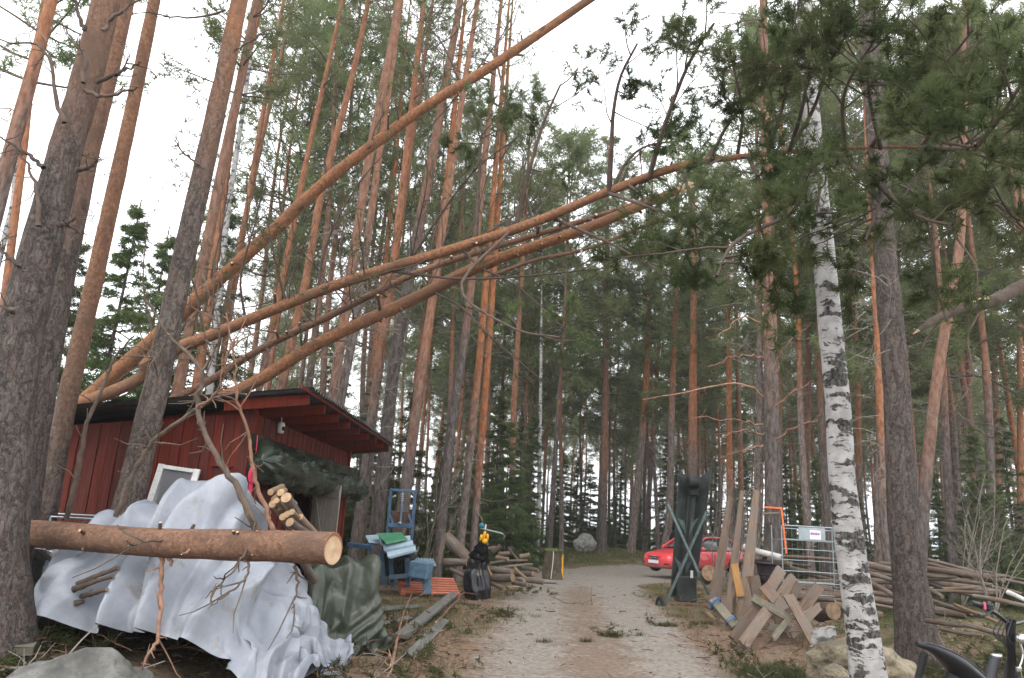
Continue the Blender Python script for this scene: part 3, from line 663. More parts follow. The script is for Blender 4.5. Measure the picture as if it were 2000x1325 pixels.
# ================================================================== leaning (wind-thrown) pines
def lean_path(pix, n=60):             # pix: (px,py,Y)
    return np.array([at(x,y,Y) for x,y,Y in pix])
def near_tufts(mb, tf, n=26, l=0.075, w=0.0042, spread=0.8, mat=1):
    n=max(8,int(n*0.6)); w*=1.75; l*=1.1
    if tf: needles(mb,np.array([a for a,_ in tf]),np.array([b for _,b in tf]),n,l,w,spread,mat)
def stub(mb, p, d, L, r, mat=0, cut=None):
    d=nrm(d); add_tube(mb,[np.asarray(p)-d*0.02,np.asarray(p)+d*L*0.5,np.asarray(p)+d*L],[r*1.3,r,r*0.8],6,mat,cut)
def leaning(pix, w, label, ext=None, oz=-6.0, broken=False, seed=0, hi=True, stubs=18, bl=(0.05,0.35), wf=0.67):
    P=lean_path(pix)
    rr=[pw(a,b[2])/2*wf for a,b in zip(w,pix)]
    if isinstance(ext,str):
        dv=P[0]-P[2]; ext=P[0]+dv*((P[0][2]-0.2)/-dv[2])
    if ext is not None: P=np.concatenate([[ext],P]); rr=[rr[0]*1.12]+rr
    loc=P[0].copy(); e=thing('leaning_pine',label,'pine tree',loc,(0,0,0),'wind thrown pines leaning over the shed')
    # local frame with Z along the stem so that the bark runs along it
    ax=nrm(P[-1]-P[0]); q=Vector((0,0,1)).rotation_difference(Vector(ax)); Rm=np.array(q.to_matrix())
    e.rotation_mode='QUATERNION'; e.rotation_quaternion=q
    L=(P-loc)@Rm; n=int(np.linalg.norm(P[-1]-P[0])*9)
    s=np.concatenate([[0],np.cumsum(np.linalg.norm(np.diff(L,axis=0),axis=1))]); cv=bez(L,n); cs=np.linspace(0,1,n)
    rad=np.interp(cs,np.linspace(0,1,len(rr)),rr)
    mb=MB(); v,f=tube(cv,rad,28,amp=0.07,fr=4,seed=seed); mb.add(v,f)
    if broken:
        for k in range(7):
            a=k*0.9; o_=np.array([math.cos(a),math.sin(a),0])*rad[-1]*0.6; stub(mb,cv[-1]+o_-[0,0,0.05],[o_[0]*0.6,o_[1]*0.6,1],0.08+0.2*rng.random(),rad[-1]*0.28,1,1)
    t=mb.build('trunk',[MAT['bark'],MAT['cut']],e); t['orange_z']=float(oz)
    rg=np.random.default_rng(seed+50)
    for k in range(stubs):
        i=int(n*(0.25+0.7*rg.random())); a=rg.random()*6.28; d=np.array([math.cos(a),math.sin(a),0.6]); b=MB()
        stub(b,cv[i]+d*[rad[i]*0.85,rad[i]*0.85,0],d,bl[0]+(bl[1]-bl[0])*rg.random()**2,0.012+0.012*rg.random(),0,1)
        b.build('branch_stub',[MAT['twig_dark'],MAT['cut']],e)
    return e,loc,Rm
T1,l1,R1=leaning([(231,725,12.8),(295,667,12.6),(436,539,12.2),(540,445,11.9),(654,340,11.5),(827,212,10.9),(962,128,10.5),(1150,0,10.0),(1290,-95,9.6)],[40,38,36,34,32,29,27,24,20],'highest and steepest of the pines leaning over the shed','auto',seed=1,wf=0.76)
T2,l2,R2=leaning([(150,790,12.4),(300,702,11.8),(450,640,11.0),(660,556,10.2),(900,482,9.2),(1050,432,8.6),(1200,370,8.0),(1330,325,7.5),(1460,305,6.9),(1620,292,6.3),(1800,288,5.7),(1960,300,5.2)],[37,36,34,33,31,29,27,24,18,11,7,4],'leaning pine with green crown hanging over the track, second from above',(-17,14.6,0.2),seed=2,oz=-6)
T3,l3,R3=leaning([(359,770,12.2),(513,680,11.7),(641,619,11.3),(802,539,10.7),(930,494,10.3),(1130,434,9.5),(1320,372,8.9)],[17,17,17,16,15,13,11],'thinnest of the leaning pines, between two thicker ones above the roof',tuple(at(150,850,13.6)),seed=3,oz=-3,wf=0.85)
T4,l4,R4=leaning([(455,768,11.6),(620,672,11.0),(800,588,10.4),(950,515,9.9),(1130,452,9.3),(1325,372,8.7)],[33,33,33,32,28,22],'lowest leaning pine with snapped top over the shed roof',tuple(at(230,850,12.9)),seed=4,broken=True,oz=-4,wf=0.76)
T5,l5,R5=leaning([(945,545,9.9),(1040,510,9.5),(1150,485,9.2),(1300,425,8.7)],[13,12,11,9],'short broken pine top sagging under the lowest leaning trunk',None,seed=5,broken=True,stubs=4)

def attach(parent, rot, loc, mb, name, mats):
    v=[(q-loc)@rot for q in mb.v]; mb.v=v; return mb.build(name,mats,parent)
# limbs of the green crown that can be followed one by one
rgc=np.random.default_rng(77)
LIMB=[[(930,462,9.1),(934,380,9.0),(938,300,8.9),(942,255,8.8)],[(1008,440,8.8),(1032,340,8.6),(1062,240,8.4),(1095,165,8.2)],[(1190,372,8.0),(1194,290,7.8),(1198,220,7.7),(1212,150,7.5),(1245,85,7.3)],
 [(1268,345,7.7),(1290,270,7.4),(1318,190,7.1),(1350,115,6.9),(1395,45,6.6)],[(1195,372,8.0),(1225,315,7.9),(1265,285,7.8),(1335,275,7.6)],[(1385,318,7.2),(1420,245,6.9),(1470,180,6.6),(1500,120,6.4)],
 [(1190,378,8.0),(1260,402,7.6),(1340,432,7.2),(1400,470,6.8)],[(1460,305,6.9),(1500,390,6.4),(1510,470,5.9),(1490,560,5.5)],[(1540,298,6.6),(1590,210,6.2),(1620,120,5.8),(1660,60,5.5)],
 [(1620,292,6.3),(1700,350,5.6),(1790,420,5.0),(1860,440,4.7)],[(1700,290,6.0),(1760,200,5.5),(1840,130,5.1),(1900,60,4.8)],[(1800,288,5.7),(1870,290,4.6),(1905,285,3.6)],[(1800,288,5.7),(1860,210,5.2),(1960,160,4.8)],
 [(1880,295,5.4),(1930,380,5.0),(1990,430,4.6)],[(1560,295,6.5),(1560,400,5.6),(1440,470,4.8),(1400,540,4.4)],[(1000,448,8.8),(900,560,8.3),(1000,640,8.0),(1100,660,7.7)],[(1075,425,8.6),(1180,470,8.1),(1270,520,7.7),(1320,560,7.4)],
 [(1330,325,7.5),(1350,400,7.2),(1345,480,7.0)],[(1650,292,6.2),(1650,180,5.8),(1720,60,5.3)],[(1900,296,5.3),(1960,220,4.9),(2020,120,4.6)],[(1540,298,6.6),(1565,220,6.0),(1580,120,5.6),(1590,40,5.4)],[(1580,295,6.4),(1600,350,5.8),(1595,420,5.4)],[(1500,300,6.7),(1530,200,6.2),(1540,90,5.9)],[(1720,290,5.9),(1700,200,5.4),(1690,110,5.1)],[(1700,290,6.0),(1720,380,5.5),(1690,470,5.1)],[(1440,306,7.0),(1450,220,6.7),(1430,120,6.4)]]
for k,pp in enumerate(LIMB):
    P=np.array([at(*q) for q in pp]); cv=bez(P,14); mb=MB(); r0=0.032 if k in (0,1,2,3) else 0.022
    add_tube(mb,cv,np.linspace(r0,r0*0.4,14),7,0); tf=[]
    lo=0.72 if k==0 else 0.35 if k==1 else 0.4 if k<4 else 0.25
    if k==15: lo=0.7
    nb=6 if k!=15 else 3
    for j in range(nb):
        f=lo+(1-lo)*(j+rgc.random())/nb; x=f*13; i=min(int(x),12); p=cv[i]+(cv[i+1]-cv[i])*(x-i); t=nrm(cv[i+1]-cv[i])
        d=nrm(t*0.6+rgc.normal(size=3)*0.75+np.array([0,0,0.1])); grow(mb,tf,p,d,0.75*(0.5+0.7*rgc.random()),0.010,rgc,0,0.05,6,4)
    near_tufts(mb,tf,24 if k not in (11,) else 34,0.075,0.0045,0.8)
    if k==11:
        mb.v=mb.v
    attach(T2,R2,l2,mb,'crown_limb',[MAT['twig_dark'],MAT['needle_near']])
cs_=bez(np.array([at(*q) for q in [(1400,312,7.1),(1460,305,6.9),(1620,292,6.3),(1800,288,5.7),(1960,300,5.2),(2080,310,4.9)]]),60)
for k in range(13):
    mb=MB(); tf=[]; p=cs_[int(rgc.random()*59)]; d=nrm(rgc.normal(size=3)+np.array([0.5,-0.7,0.0])); grow(mb,tf,p,d,0.8+0.6*rgc.random(),0.012,rgc,0,0.15,8,4); near_tufts(mb,tf,24,0.075,0.0045,0.8)
    attach(T2,R2,l2,mb,'crown_limb',[MAT['twig_dark'],MAT['needle_near']])
# loose lower twigs of the other leaning stems
for (T,l_,R_),paths in (((T4,l4,R4),[[(835,565,10.3),(900,600,9.9),(960,660,9.5),(1060,745,9.2)],[(930,520,10),(1010,560,9.5),(1100,640,9.1)],[(640,665,11),(625,690,10.9),(610,712,10.8)]]),
   ((T2,l2,R2),[[(760,530,9.8),(900,545,9.4),(1020,540,9.0),(1180,525,8.6)],[(670,560,10.2),(664,500,10.1),(672,430,10.0)],[(560,596,10.6),(540,520,10.4),(520,420,10.2)],[(480,628,10.9),(470,540,10.7),(500,430,10.5),(520,330,10.3)],[(400,660,11.2),(380,560,11.0),(345,480,10.8)],[(800,512,9.6),(860,420,9.3),(930,330,9.0),(1010,270,8.8)],[(620,570,10.4),(640,470,10.2),(700,360,10),(760,290,9.8)]]),
   ((T1,l1,R1),[[(400,610,12.3),(420,500,12.1),(450,380,12.0)],[(560,460,11.9),(545,380,11.7),(560,270,11.5)],[(840,205,10.9),(825,110,10.8),(835,20,10.7)],[(900,165,10.7),(860,80,10.6),(800,20,10.5)],[(310,690,12.6),(280,560,12.4),(290,420,12.2)],[(970,118,10.5),(985,210,10.3),(960,300,10.1)]])):
    for pp in paths:
        P=np.array([at(*q) for q in pp]); cv=bez(P,12); mb=MB(); tf=[]; add_tube(mb,cv,np.linspace(0.022,0.006,12),6,0)
        for j in range(7):
            i=3+int(8*rgc.random()); grow(mb,tf,cv[i],nrm(nrm(cv[min(i+1,11)]-cv[i-1])+rgc.normal(size=3)*0.6),0.6*(0.4+rgc.random()),0.007,rgc,1,0,4,3)
        tf=[q for q in tf if rgc.random()<0.35]
        near_tufts(mb,tf,20,0.08,0.0055,0.8)
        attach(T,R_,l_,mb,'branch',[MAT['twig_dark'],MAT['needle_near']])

# more fine dead twigs along the leaning stems
for (T,l_,R_),line,nt_ in (((T1,l1,R1),[(231,725,12.8),(436,539,12.2),(654,340,11.5),(962,128,10.5)],16),((T2,l2,R2),[(300,702,11.8),(450,645,11.0),(660,560,10.2),(900,484,9.2),(1050,432,8.6)],20),((T4,l4,R4),[(455,768,11.6),(620,672,11.0),(800,588,10.4),(950,515,9.9)],9),((T3,l3,R3),[(513,680,11.7),(802,539,10.7),(1130,434,9.5)],8)):
    L=bez(np.array([at(*q) for q in line]),80)
    for k in range(nt_):
        p=L[int(79*rgc.random())]; d=nrm(np.array([0.25,-0.1,0.75])+rgc.normal(size=3)*0.45); mb=MB(); tf=[]; ln=0.9+1.3*rgc.random(); pts=[p]
        for q in range(5): d=nrm(d+rgc.normal(size=3)*0.16); pts.append(pts[-1]+d*ln/5)
        cv=bez(pts,12); add_tube(mb,cv,np.linspace(0.013,0.004,12),5,0)
        for q in range(7):
            i=3+int(8*rgc.random()); grow(mb,tf,cv[i],nrm(nrm(cv[min(i+1,11)]-cv[i-1])+rgc.normal(size=3)*0.7),0.5*(0.4+rgc.random()),0.005,rgc,1,0,4,3)
        tf=[q for q in tf if rgc.random()<0.22]; near_tufts(mb,tf,18,0.08,0.005,0.8)
        attach(T,R_,l_,mb,'branch',[MAT['twig_dark'],MAT['needle_near']])
# ================================================================== shed
XW,XL,Y0,Y1=-3.1,-6.6,8.9,14.7; SL=0.13
def roofz(x): return 2.87+SL*(x-XW)
shed=thing('red_shed','red painted board shed with lean-to corrugated roof, crushed under leaning pines','shed',(XW,Y0,0))
def S(v): return np.asarray(v,float)-np.array([XW,Y0,0])
def part(mb,name,mat,parent): 
    for i in range(len(mb.v)): mb.v[i]=mb.v[i]-np.array([XW,Y0,0])
    return mb.build(name,mat,parent)
g0=0.12
fw=MB(); fw.add([(XL,Y0+.03,g0),(XW-.02,Y0+.03,g0),(XW-.02,Y0+.03,roofz(XW)-.08),(XL,Y0+.03,roofz(XL)-.08)],[(0,1,2,3)]); fw=part(fw,'front_wall',MAT['red'],shed)
x=XL; k=0
while x<XW-0.09:
    w=0.118+0.012*rng.random(); h=roofz(x)-0.09-g0; mb=MB(); box(mb,(w-0.006,0.022,h),TM(x+w/2,Y0+0.006-(0.009 if k%2 else 0),g0+h/2),0,0.003); part(mb,'board',MAT['red'],fw); x+=w; k+=1
swp=MB(); DO=(10.9,12.15)                                   # doorway along the road side
for a,b,z0 in ((Y0+.02,DO[0],g0),(DO[1],Y1,g0),(DO[0],DO[1],2.15)):
    swp.add([(XW-.03,a,z0),(XW-.03,b,z0),(XW-.03,b,roofz(XW)-.08),(XW-.03,a,roofz(XW)-.08)],[(0,1,2,3)])
sw=part(swp,'side_wall',MAT['red'],shed)
y=Y0+0.06; k=0
while y<Y1-0.06:
    w=0.125+0.015*rng.random(); c=y+w/2; z0=2.15 if DO[0]<c<DO[1] else g0; h=roofz(XW)-0.1-z0; mb=MB()
    box(mb,(0.022,w-0.006,h),TM(XW-0.004+(0.01 if k%2 else 0),c,z0+h/2),0,0.003); part(mb,'board',MAT['red'],sw); y+=w; k+=1
for yy,xx,sx,sy in ((Y0-0.012,XW+0.012,0.13,0.03),(Y0+0.05,XW+0.030,0.026,0.12),(Y1,XW+0.02,0.03,0.13)):
    mb=MB(); h=roofz(XW)-0.05-g0; box(mb,(sx,sy,h),TM(xx-(0.05 if sx>.1 else 0),yy,g0+h/2),0,0.004); part(mb,'corner_board',MAT['red'],shed)
mb=MB()                                                       # back and left walls, floor
for q in ([(XL,Y1,g0),(XW,Y1,g0),(XW,Y1,roofz(XW)-.08),(XL,Y1,roofz(XL)-.08)],[(XL,Y0,g0),(XL,Y1,g0),(XL,Y1,roofz(XL)-.08),(XL,Y0,roofz(XL)-.08)],[(XL,Y0,.14),(XW,Y0,.14),(XW,Y1,.14),(XL,Y1,.14)]): mb.add(q,[(0,1,2,3)])
part(mb,'back_wall',MAT['red'],shed)
XE=-2.34
yr=Y0-0.28; n=0
for yr in np.linspace(Y0-0.26,Y1+0.22,9):
    mb=MB(); beam(mb,(XW-0.25 if n in(0,) else XW-1.4,yr,roofz(XW-0.25 if n==0 else XW-1.4)-0.03),(XE-0.02,yr,roofz(XE-0.02)-0.03),0.048,0.125,(0,0,1),0,0.003); part(mb,'rafter',MAT['red'],shed); n+=1
mb=MB(); beam(mb,(XE+0.01,Y0-0.75,roofz(XE)+0.038),(XE+0.01,Y1+0.38,roofz(XE)+0.038),0.026,0.045,(0,0,1),0,0.003); part(mb,'fascia_board',MAT['red'],shed)
MAT['zinc_dark']=m_simple('dull_zinc_sheet',(0.10,0.105,0.11),0.45,0.3,3,0.1,0.6,0.5,dirt=(0.09,0.07,0.05))
MAT['zinc']=m_simple('galvanised_steel',(0.33,0.38,0.40),0.35,0.15,4,0.05,0.75,0.5,dirt=(0.28,0.28,0.27))
def corr(x0,x1,y0,y1,zf,pitch=0.13,amp=0.020,along='x',ny=None):
    m=int((y1-y0)/pitch*6); ys=np.linspace(y0,y1,m); xs=np.linspace(x0,x1,5); X,Y=np.meshgrid(xs,ys); Z=zf(X)+amp*np.cos(Y/pitch*2*np.pi)
    V=np.stack([X,Y,Z],-1).reshape(-1,3); a,b=X.shape; i=np.arange(a-1)[:,None]*b; j=np.arange(b-1)[None]; q=np.stack([i+j,i+j+1,i+b+j+1,i+b+j],-1).reshape(-1,4)
    mb=MB(); mb.add(V,q); mb.add(V-[0,0,0.004],q[:,::-1]); return mb
ys=np.linspace(Y0-0.42,Y1+0.34,8)
for a,b in zip(ys[:-1],ys[1:]):
    part(corr(XL-0.35,XE+0.07,a-0.04,b,lambda X:roofz(X)+0.062+0.004*(a%2)),'roof_sheet',MAT['zinc_dark'],shed)
MAT['grey_plank']=m_wood('weathered_plank',(0.20,0.165,0.135),(0.34,0.29,0.24),(0.25,0.225,0.20),1.0,0.85,2,0.5)
MAT['dark_plank']=m_wood('dark_plank',(0.045,0.03,0.025),(0.10,0.07,0.055),None,1.0,0.85,2)
door=MB(); DA=R(68)                                           # door stands ajar, hinged at its far edge
dh=np.array([XW+0.03,DO[1]-0.02,0]); dd=np.array([math.sin(DA),-math.cos(DA),0])
box(door,(0.012,0.50,1.82),None,0,0.002); 
dob=door.build('door',MAT['dark_plank'],shed,S(dh+dd*0.28+[0,0,1.13]),rot=(0,0,DA))
for k in range(4):
    mb=MB(); box(mb,(0.024,0.124,1.86),TM(-0.014,-0.192+0.128*k,0),0,0.004); mb.build('plank',MAT['grey_plank'],dob)
for a,b in (((-0.038,-0.25,0.80),(-0.038,0.25,0.80)),((-0.038,-0.25,-0.78),(-0.038,0.25,-0.78)),((-0.040,-0.2,-0.70),(-0.040,0.22,0.70))):
    mb=MB(); beam(mb,a,b,0.024,0.15 if a[2]*b[2]>0 else 0.09,(0,0,1),0,0.004); mb.build('batten',MAT['grey_plank'],dob)
mb=MB(); box(mb,(0.06,0.20,2.0),TM(XW+0.03,DO[0]-0.09,1.12),0,0.004); part(mb,'door_post',MAT['dark_plank'],shed)
mb=MB(); box(mb,(0.05,0.09,2.0),TM(XW+0.025,DO[1]+0.03,1.12),0,0.004); part(mb,'door_post',MAT['red'],shed)
# things on the shed
MAT['tarp_green']=None
def m_tarp(name,a,b,rough=0.45,spec=0.5,dirt=None,weave=True,bump=0.5,back=None,crease=1.0):
    t=NT(name); o=t.obj(); n=t.noise(o,3,5,0.6); f=t.noise(o,26,4,0.7); c=t.mix(t.mr(n,0.3,0.7),a,b)
    if dirt: c=t.mix(t.mr(t.math('ADD',t.math('MULTIPLY',n,0.6),t.math('MULTIPLY',t.noise(o,9,6,0.7),0.4)),0.54,0.70,0,0.75),c,dirt)
    crk=t.vor(t.mix(0.08,o,t.noise(o,3,2,0.5,0,True)),4.0,'DISTANCE_TO_EDGE'); crk2=t.vor(t.mix(0.05,o,t.noise(o,6,2,0.5,0,True)),9.0,'DISTANCE_TO_EDGE')
    if back: c=t.mix(t.n('NewGeometry').outputs['Backfacing'],c,back)
    hh=t.math('ADD',t.math('MULTIPLY',t.math('MINIMUM',crk,0.16),9.0*crease),t.math('MULTIPLY',t.math('MINIMUM',crk2,0.12),5.0*crease)); t.bump(t.math('ADD',hh,t.math('MULTIPLY',f,0.25)),bump,0.03); return t.done(c,rough,spec)
MAT['tarp_green']=m_tarp('green_tarpaulin',(0.035,0.043,0.031),(0.058,0.068,0.050),0.38,0.5,(0.09,0.09,0.075),crease=0.08)
MAT['tarp_gloss']=m_tarp('glossy_green_tarpaulin',(0.014,0.021,0.014),(0.034,0.045,0.032),0.20,0.6,crease=0.12)
MAT['tarp_white']=m_tarp('white_tarpaulin',(0.25,0.27,0.312),(0.325,0.345,0.387),0.5,0.35,(0.19,0.16,0.13),bump=0.35,crease=0.06)
MAT['black_plastic']=m_tarp('black_plastic',(0.008,0.008,0.010),(0.016,0.016,0.02),0.28,0.5,crease=0.05)
MAT['black']=m_simple('black_rubber',(0.012,0.012,0.013),0.55,0.2,8,0.1)
mb=MB(); L=90; t=np.linspace(0,1,L)
yy=8.72+6.75*t; cx=XW+0.24-0.02*t; rad=(0.25-0.09*t)*(0.80+0.26*np.abs(np.sin(t*15.5+0.5))**0.6); rad[0:4]*=[0.02,0.6,0.9,1.0]; rad[-5:]*=[0.95,0.9,0.8,0.6,0.3]
zz=2.20-0.12*np.sin(t*3.1)-0.18*sstep(0.8,1,t)
v,q=tube(np.stack([np.full(L,1)*cx,yy,zz],-1),rad,40)
vv=v.copy(); n_=fbm(v[:,0]*9,v[:,1]*3.0,v[:,2]*9,4); r_=np.abs(fbm(v[:,0]*5+v[:,1]*6,v[:,1]*2.0-v[:,2]*7,v[:,2]*5,3)); c_=np.repeat(np.stack([cx,yy,zz],-1),40,0); dirn=nrm(v-c_)
tri_=np.abs(((v[:,1]*1.9+3.0*v[:,2]+1.2*fbm(v[:,1]*1.5,v[:,2]*3,v[:,0]*3,2))%1.0)-0.5)*2; v=v+dirn*(0.03*n_-0.06*r_+0.07*(tri_-0.5))[:,None]*np.clip(np.repeat(rad,40)/0.15,0,1)[:,None]; mb.add(v,q); add_c=0
hang=MB(); hang.merge(mb)
xs=np.linspace(0,1,60); hs=np.linspace(0,1,8); A,B=np.meshgrid(xs,hs); Yv=8.74+6.6*A; Zv=2.53-0.02*A-(0.28)*B; Xv=XW+0.035+0.11*B+0.03*fbm(A*30,B*4,2,3)
Vv=np.stack([Xv,Yv,Zv],-1).reshape(-1,3); i=np.arange(7)[:,None]*60; j=np.arange(59)[None]; hang.add(Vv,np.stack([i+j,i+j+1,i+60+j+1,i+60+j],-1).reshape(-1,4))
hang.build('rolled_tarpaulin',MAT['tarp_gloss'],label='dark green tarpaulin rolled up under the shed eave',cat='tarpaulin')
MAT['white_paint']=m_simple('white_paint',(0.66,0.66,0.64),0.55,0.08,9,0.1,dirt=(0.42,0.40,0.36))
MAT['pink']=m_simple('pink_cord',(0.72,0.05,0.12),0.6,0.1)
MAT['glass']=(lambda t:t.done((0.16,0.16,0.165),0.06,0.8))(NT('dusty_window_glass'))
cb=at(580,838,9.9); cb[0]=XW+0.06
e=thing('security_camera','small white security camera on the shed wall under the rafters','camera',cb)
mb=MB(); lathe(mb,[(0,-.07),(.04,-.07),(.05,-.02),(.05,.05),(.035,.075),(0,.08)],16); mb.build('housing',MAT['white_paint'],e)
mb=MB(); lathe(mb,[(0,.0),(.028,.0),(.030,.02),(0,.03)],14,TM(.035,-.03,-.01,0,0,R(90))); mb.build('lens',MAT['black'],e)
mb=MB(); add_tube(mb,[(0,0,.07),(-.02,.0,.3),(-.03,.02,.5)],.006,6); mb.build('cable',MAT['white_paint'],e)
pk=at(503,850,8.82); e=thing('cord_bundle','bundle of bright pink cord hanging from the shed corner','cord',pk)
mb=MB(); add_tube(mb,bez([(0,0,0),(.01,0,-.2),(0,0,-.36)],8),.005,6); mb.build('hanging_cord',MAT['pink'],e)
mb=MB()
for k in range(13):
    a=rng.random()*3; h=.12+.07*rng.random(); wd=.03+.03*rng.random(); th=np.linspace(0,6.28,14); add_tube(mb,np.stack([np.cos(th)*wd*math.cos(a),np.cos(th)*wd*math.sin(a),-.40-h*.35+np.sin(th)*h*.6],-1),.006,5)
for k in range(4): add_tube(mb,bez([(.01*k-.02,0,-.45),(.012*k-.02,.01,-.6),(.01*k-.01,0,-.68-.03*k)],6),.005,5)
mb.build('coil',MAT['pink'],e)
ln=at(572,950,10.55); ln[0]=XW+.10
e=thing('wall_lantern','black bell shaped lantern on the shed wall above the firewood','lantern',ln)
mb=MB(); lathe(mb,[(0.09,-.10),(.085,-.05),(.05,.02),(.03,.08),(.012,.11),(.01,.16)],16); mb.build('shade',MAT['black'],e)
mb=MB(); add_tube(mb,[(0,0,.15),(-.05,0,.17),(-.1,0,.12)],.008,6); mb.build('bracket',MAT['black'],e)
rb=at(430,935,8.86); rb[1]=Y0-0.03
e=thing('nest_box','small red box with round hole on the shed front wall','box',rb)
mb=MB(); box(mb,(.17,.05,.26),None,0,.004); mb.build('front',MAT['red'],e); mb=MB(); box(mb,(.24,.09,.02),TM(0,-.02,.145),0,.003); mb.build('roof',MAT['red'],e)
mb=MB(); lathe(mb,[(0,0),(.028,0),(.028,.012),(.02,.014),(0,.008)],16,TM(.01,-.026,.02,0,R(90))); mb.build('hole_ring',MAT['black'],e)
# white window leaning on the wall
w0=at(322,985,8.72); e=thing('old_window','old white framed window leaning against the shed wall','window',(w0[0],8.66,w0[2]-.42),(R(-9),R(5),R(2)))
MB_=MB(); box(MB_,(.34,.006,.80),TM(0,0,.45)); MB_.build('pane',MAT['glass'],e)
for a,b in (((-.21,0,.06),(-.21,0,.87)),((.21,0,.06),(.21,0,.87)),((-.175,0,.03),(.175,0,.03)),((-.175,0,.84),(.175,0,.84))):
    mb=MB(); beam(mb,a,b,.07 if a[0]==b[0] else .045,.045 if a[0]==b[0] else .07,(0,1,0),0,.004); mb.build('frame',MAT['white_paint'],e)

# ================================================================== cloth: position based drape over a height field
def drape(nx,ny,dx,P,hf,steps=70,it=14,fr=0.6,g=0.010,seed=0,pin=None,bend=0.25):
    rg=np.random.default_rng(seed); V=np.zeros_like(P); P=P.copy()
    def con(a,b,rest,k):
        d=b-a; L=np.sqrt((d*d).sum(-1,keepdims=True))+1e-9; c=d*((L-rest)/L*0.5*k); a+=c; b-=c
    def sets():
        for q in (0,1):
            n=(nx-q)//2; yield P[q:q+2*n:2],P[q+1:q+2*n:2],dx,1.0
            n=(ny-q)//2; yield P[:,q:q+2*n:2],P[:,q+1:q+2*n:2],dx,1.0
        for q in (0,1):
            n=(nx-q)//2; a=P[q:q+2*n:2]; b=P[q+1:q+2*n:2]; yield a[:,:-1],b[:,1:],dx*1.4142,0.5; yield a[:,1:],b[:,:-1],dx*1.4142,0.5
        for q in range(4):
            n=(nx-q-2+3)//4
            if n>0: yield P[q:q+4*n:4][:n],P[q+2:q+2+4*n:4][:n],2*dx,bend
            n=(ny-q-2+3)//4
            if n>0: yield P[:,q:q+4*n:4][:,:n],P[:,q+2:q+2+4*n:4][:,:n],2*dx,bend
    cs=list(sets())
    for s in range(steps):
        Q=P.copy(); V=V*0.97; V[...,2]-=g; P+=V
        for i in range(it):
            for a,b,r,k in cs: con(a,b,r,k)
            if i%4==3:
                h=hf(P[...,0],P[...,1]); pen=h+0.012-P[...,2]; m=pen>0
                if m.any():
                    e=0.02; hx=(hf(P[...,0]+e,P[...,1])-h)/e; hy=(hf(P[...,0],P[...,1]+e)-h)/e
                    nn=np.stack([-hx,-hy,np.ones_like(hx)],-1); ln=np.sqrt((nn**2).sum(-1,keepdims=True)); nn/=ln
                    dep=np.where(m,pen/ln[...,0],0.0); P+=nn*dep[...,None]
        h=hf(P[...,0],P[...,1]); c=(P[...,2]<h+0.03)
        V=P-Q; V[c]*=(1-fr); sp_=np.sqrt((V**2).sum(-1,keepdims=True)); V*=np.minimum(1,0.06/(sp_+1e-9))
    return P
def sheet(P,name,mat,**kw):
    nx,ny=P.shape[:2]; i=np.arange(nx-1)[:,None]*ny; j=np.arange(ny-1)[None]
    q=np.stack([i+j,i+ny+j,i+ny+j+1,i+j+1],-1).reshape(-1,4); me=MB().add(P.reshape(-1,3),q)
    return me.build(name,mat,**kw)
RX=np.array([-5.3,-4.85,-4.6,-4.35,-4.1,-3.6,-3.15,-2.95,-2.6,-2.35,-2.1,-1.85,-1.6]); RZ=np.array([0.0,0.30,0.55,0.95,1.42,1.50,1.80,1.92,1.48,1.05,0.55,0.22,0.0])
def heap(x,y):
    r=np.interp(x,RX,RZ); t=np.clip((y-6.86-0.12*np.sin(x*3.1)-0.25*sstep(-3.6,-4.6,x))/1.0,0,1); b=np.clip((9.0-y)/0.45,0,1)
    pf=np.minimum(1,t*(1.75-0.75*t)); f=np.minimum(pf,b)
    lump=0.05*fbm(x*4.3,y*4.3,6,2)+0.05*np.abs(np.sin(x*9.0+2*np.sin(y*3)))
    return np.maximum(gz(x,y)-0.01, 0.25+(r-0.2)*f+lump*f-0.3*(f<=0))
nx,ny,dx=100,88,0.036
U,Vv=np.meshgrid(np.linspace(0,1,nx),np.linspace(0,1,ny),indexing='ij')
P0=np.stack([-4.72+0.42*Vv*(1-U)+2.92*U+0.10*np.sin(Vv*7+U*3), 6.93+0.80*(1-U)**1.4+0.10*np.sin(U*13)*(1-Vv)+(2.1-0.6*(1-U)**1.6)*Vv+0.10*np.sin(U*19+Vv*4)+0.10*U*0, 2.35+0.10*np.sin(U*23+1.0+3*Vv)+0.08*np.sin(Vv*17+U*9)],-1)
P0[...,2]=np.maximum(P0[...,2],0)+0.03*fbm(U*14,Vv*14,3,3)
WT=drape(nx,ny,dx,P0,heap,60,8,0.75,0.012,1,bend=0.12)
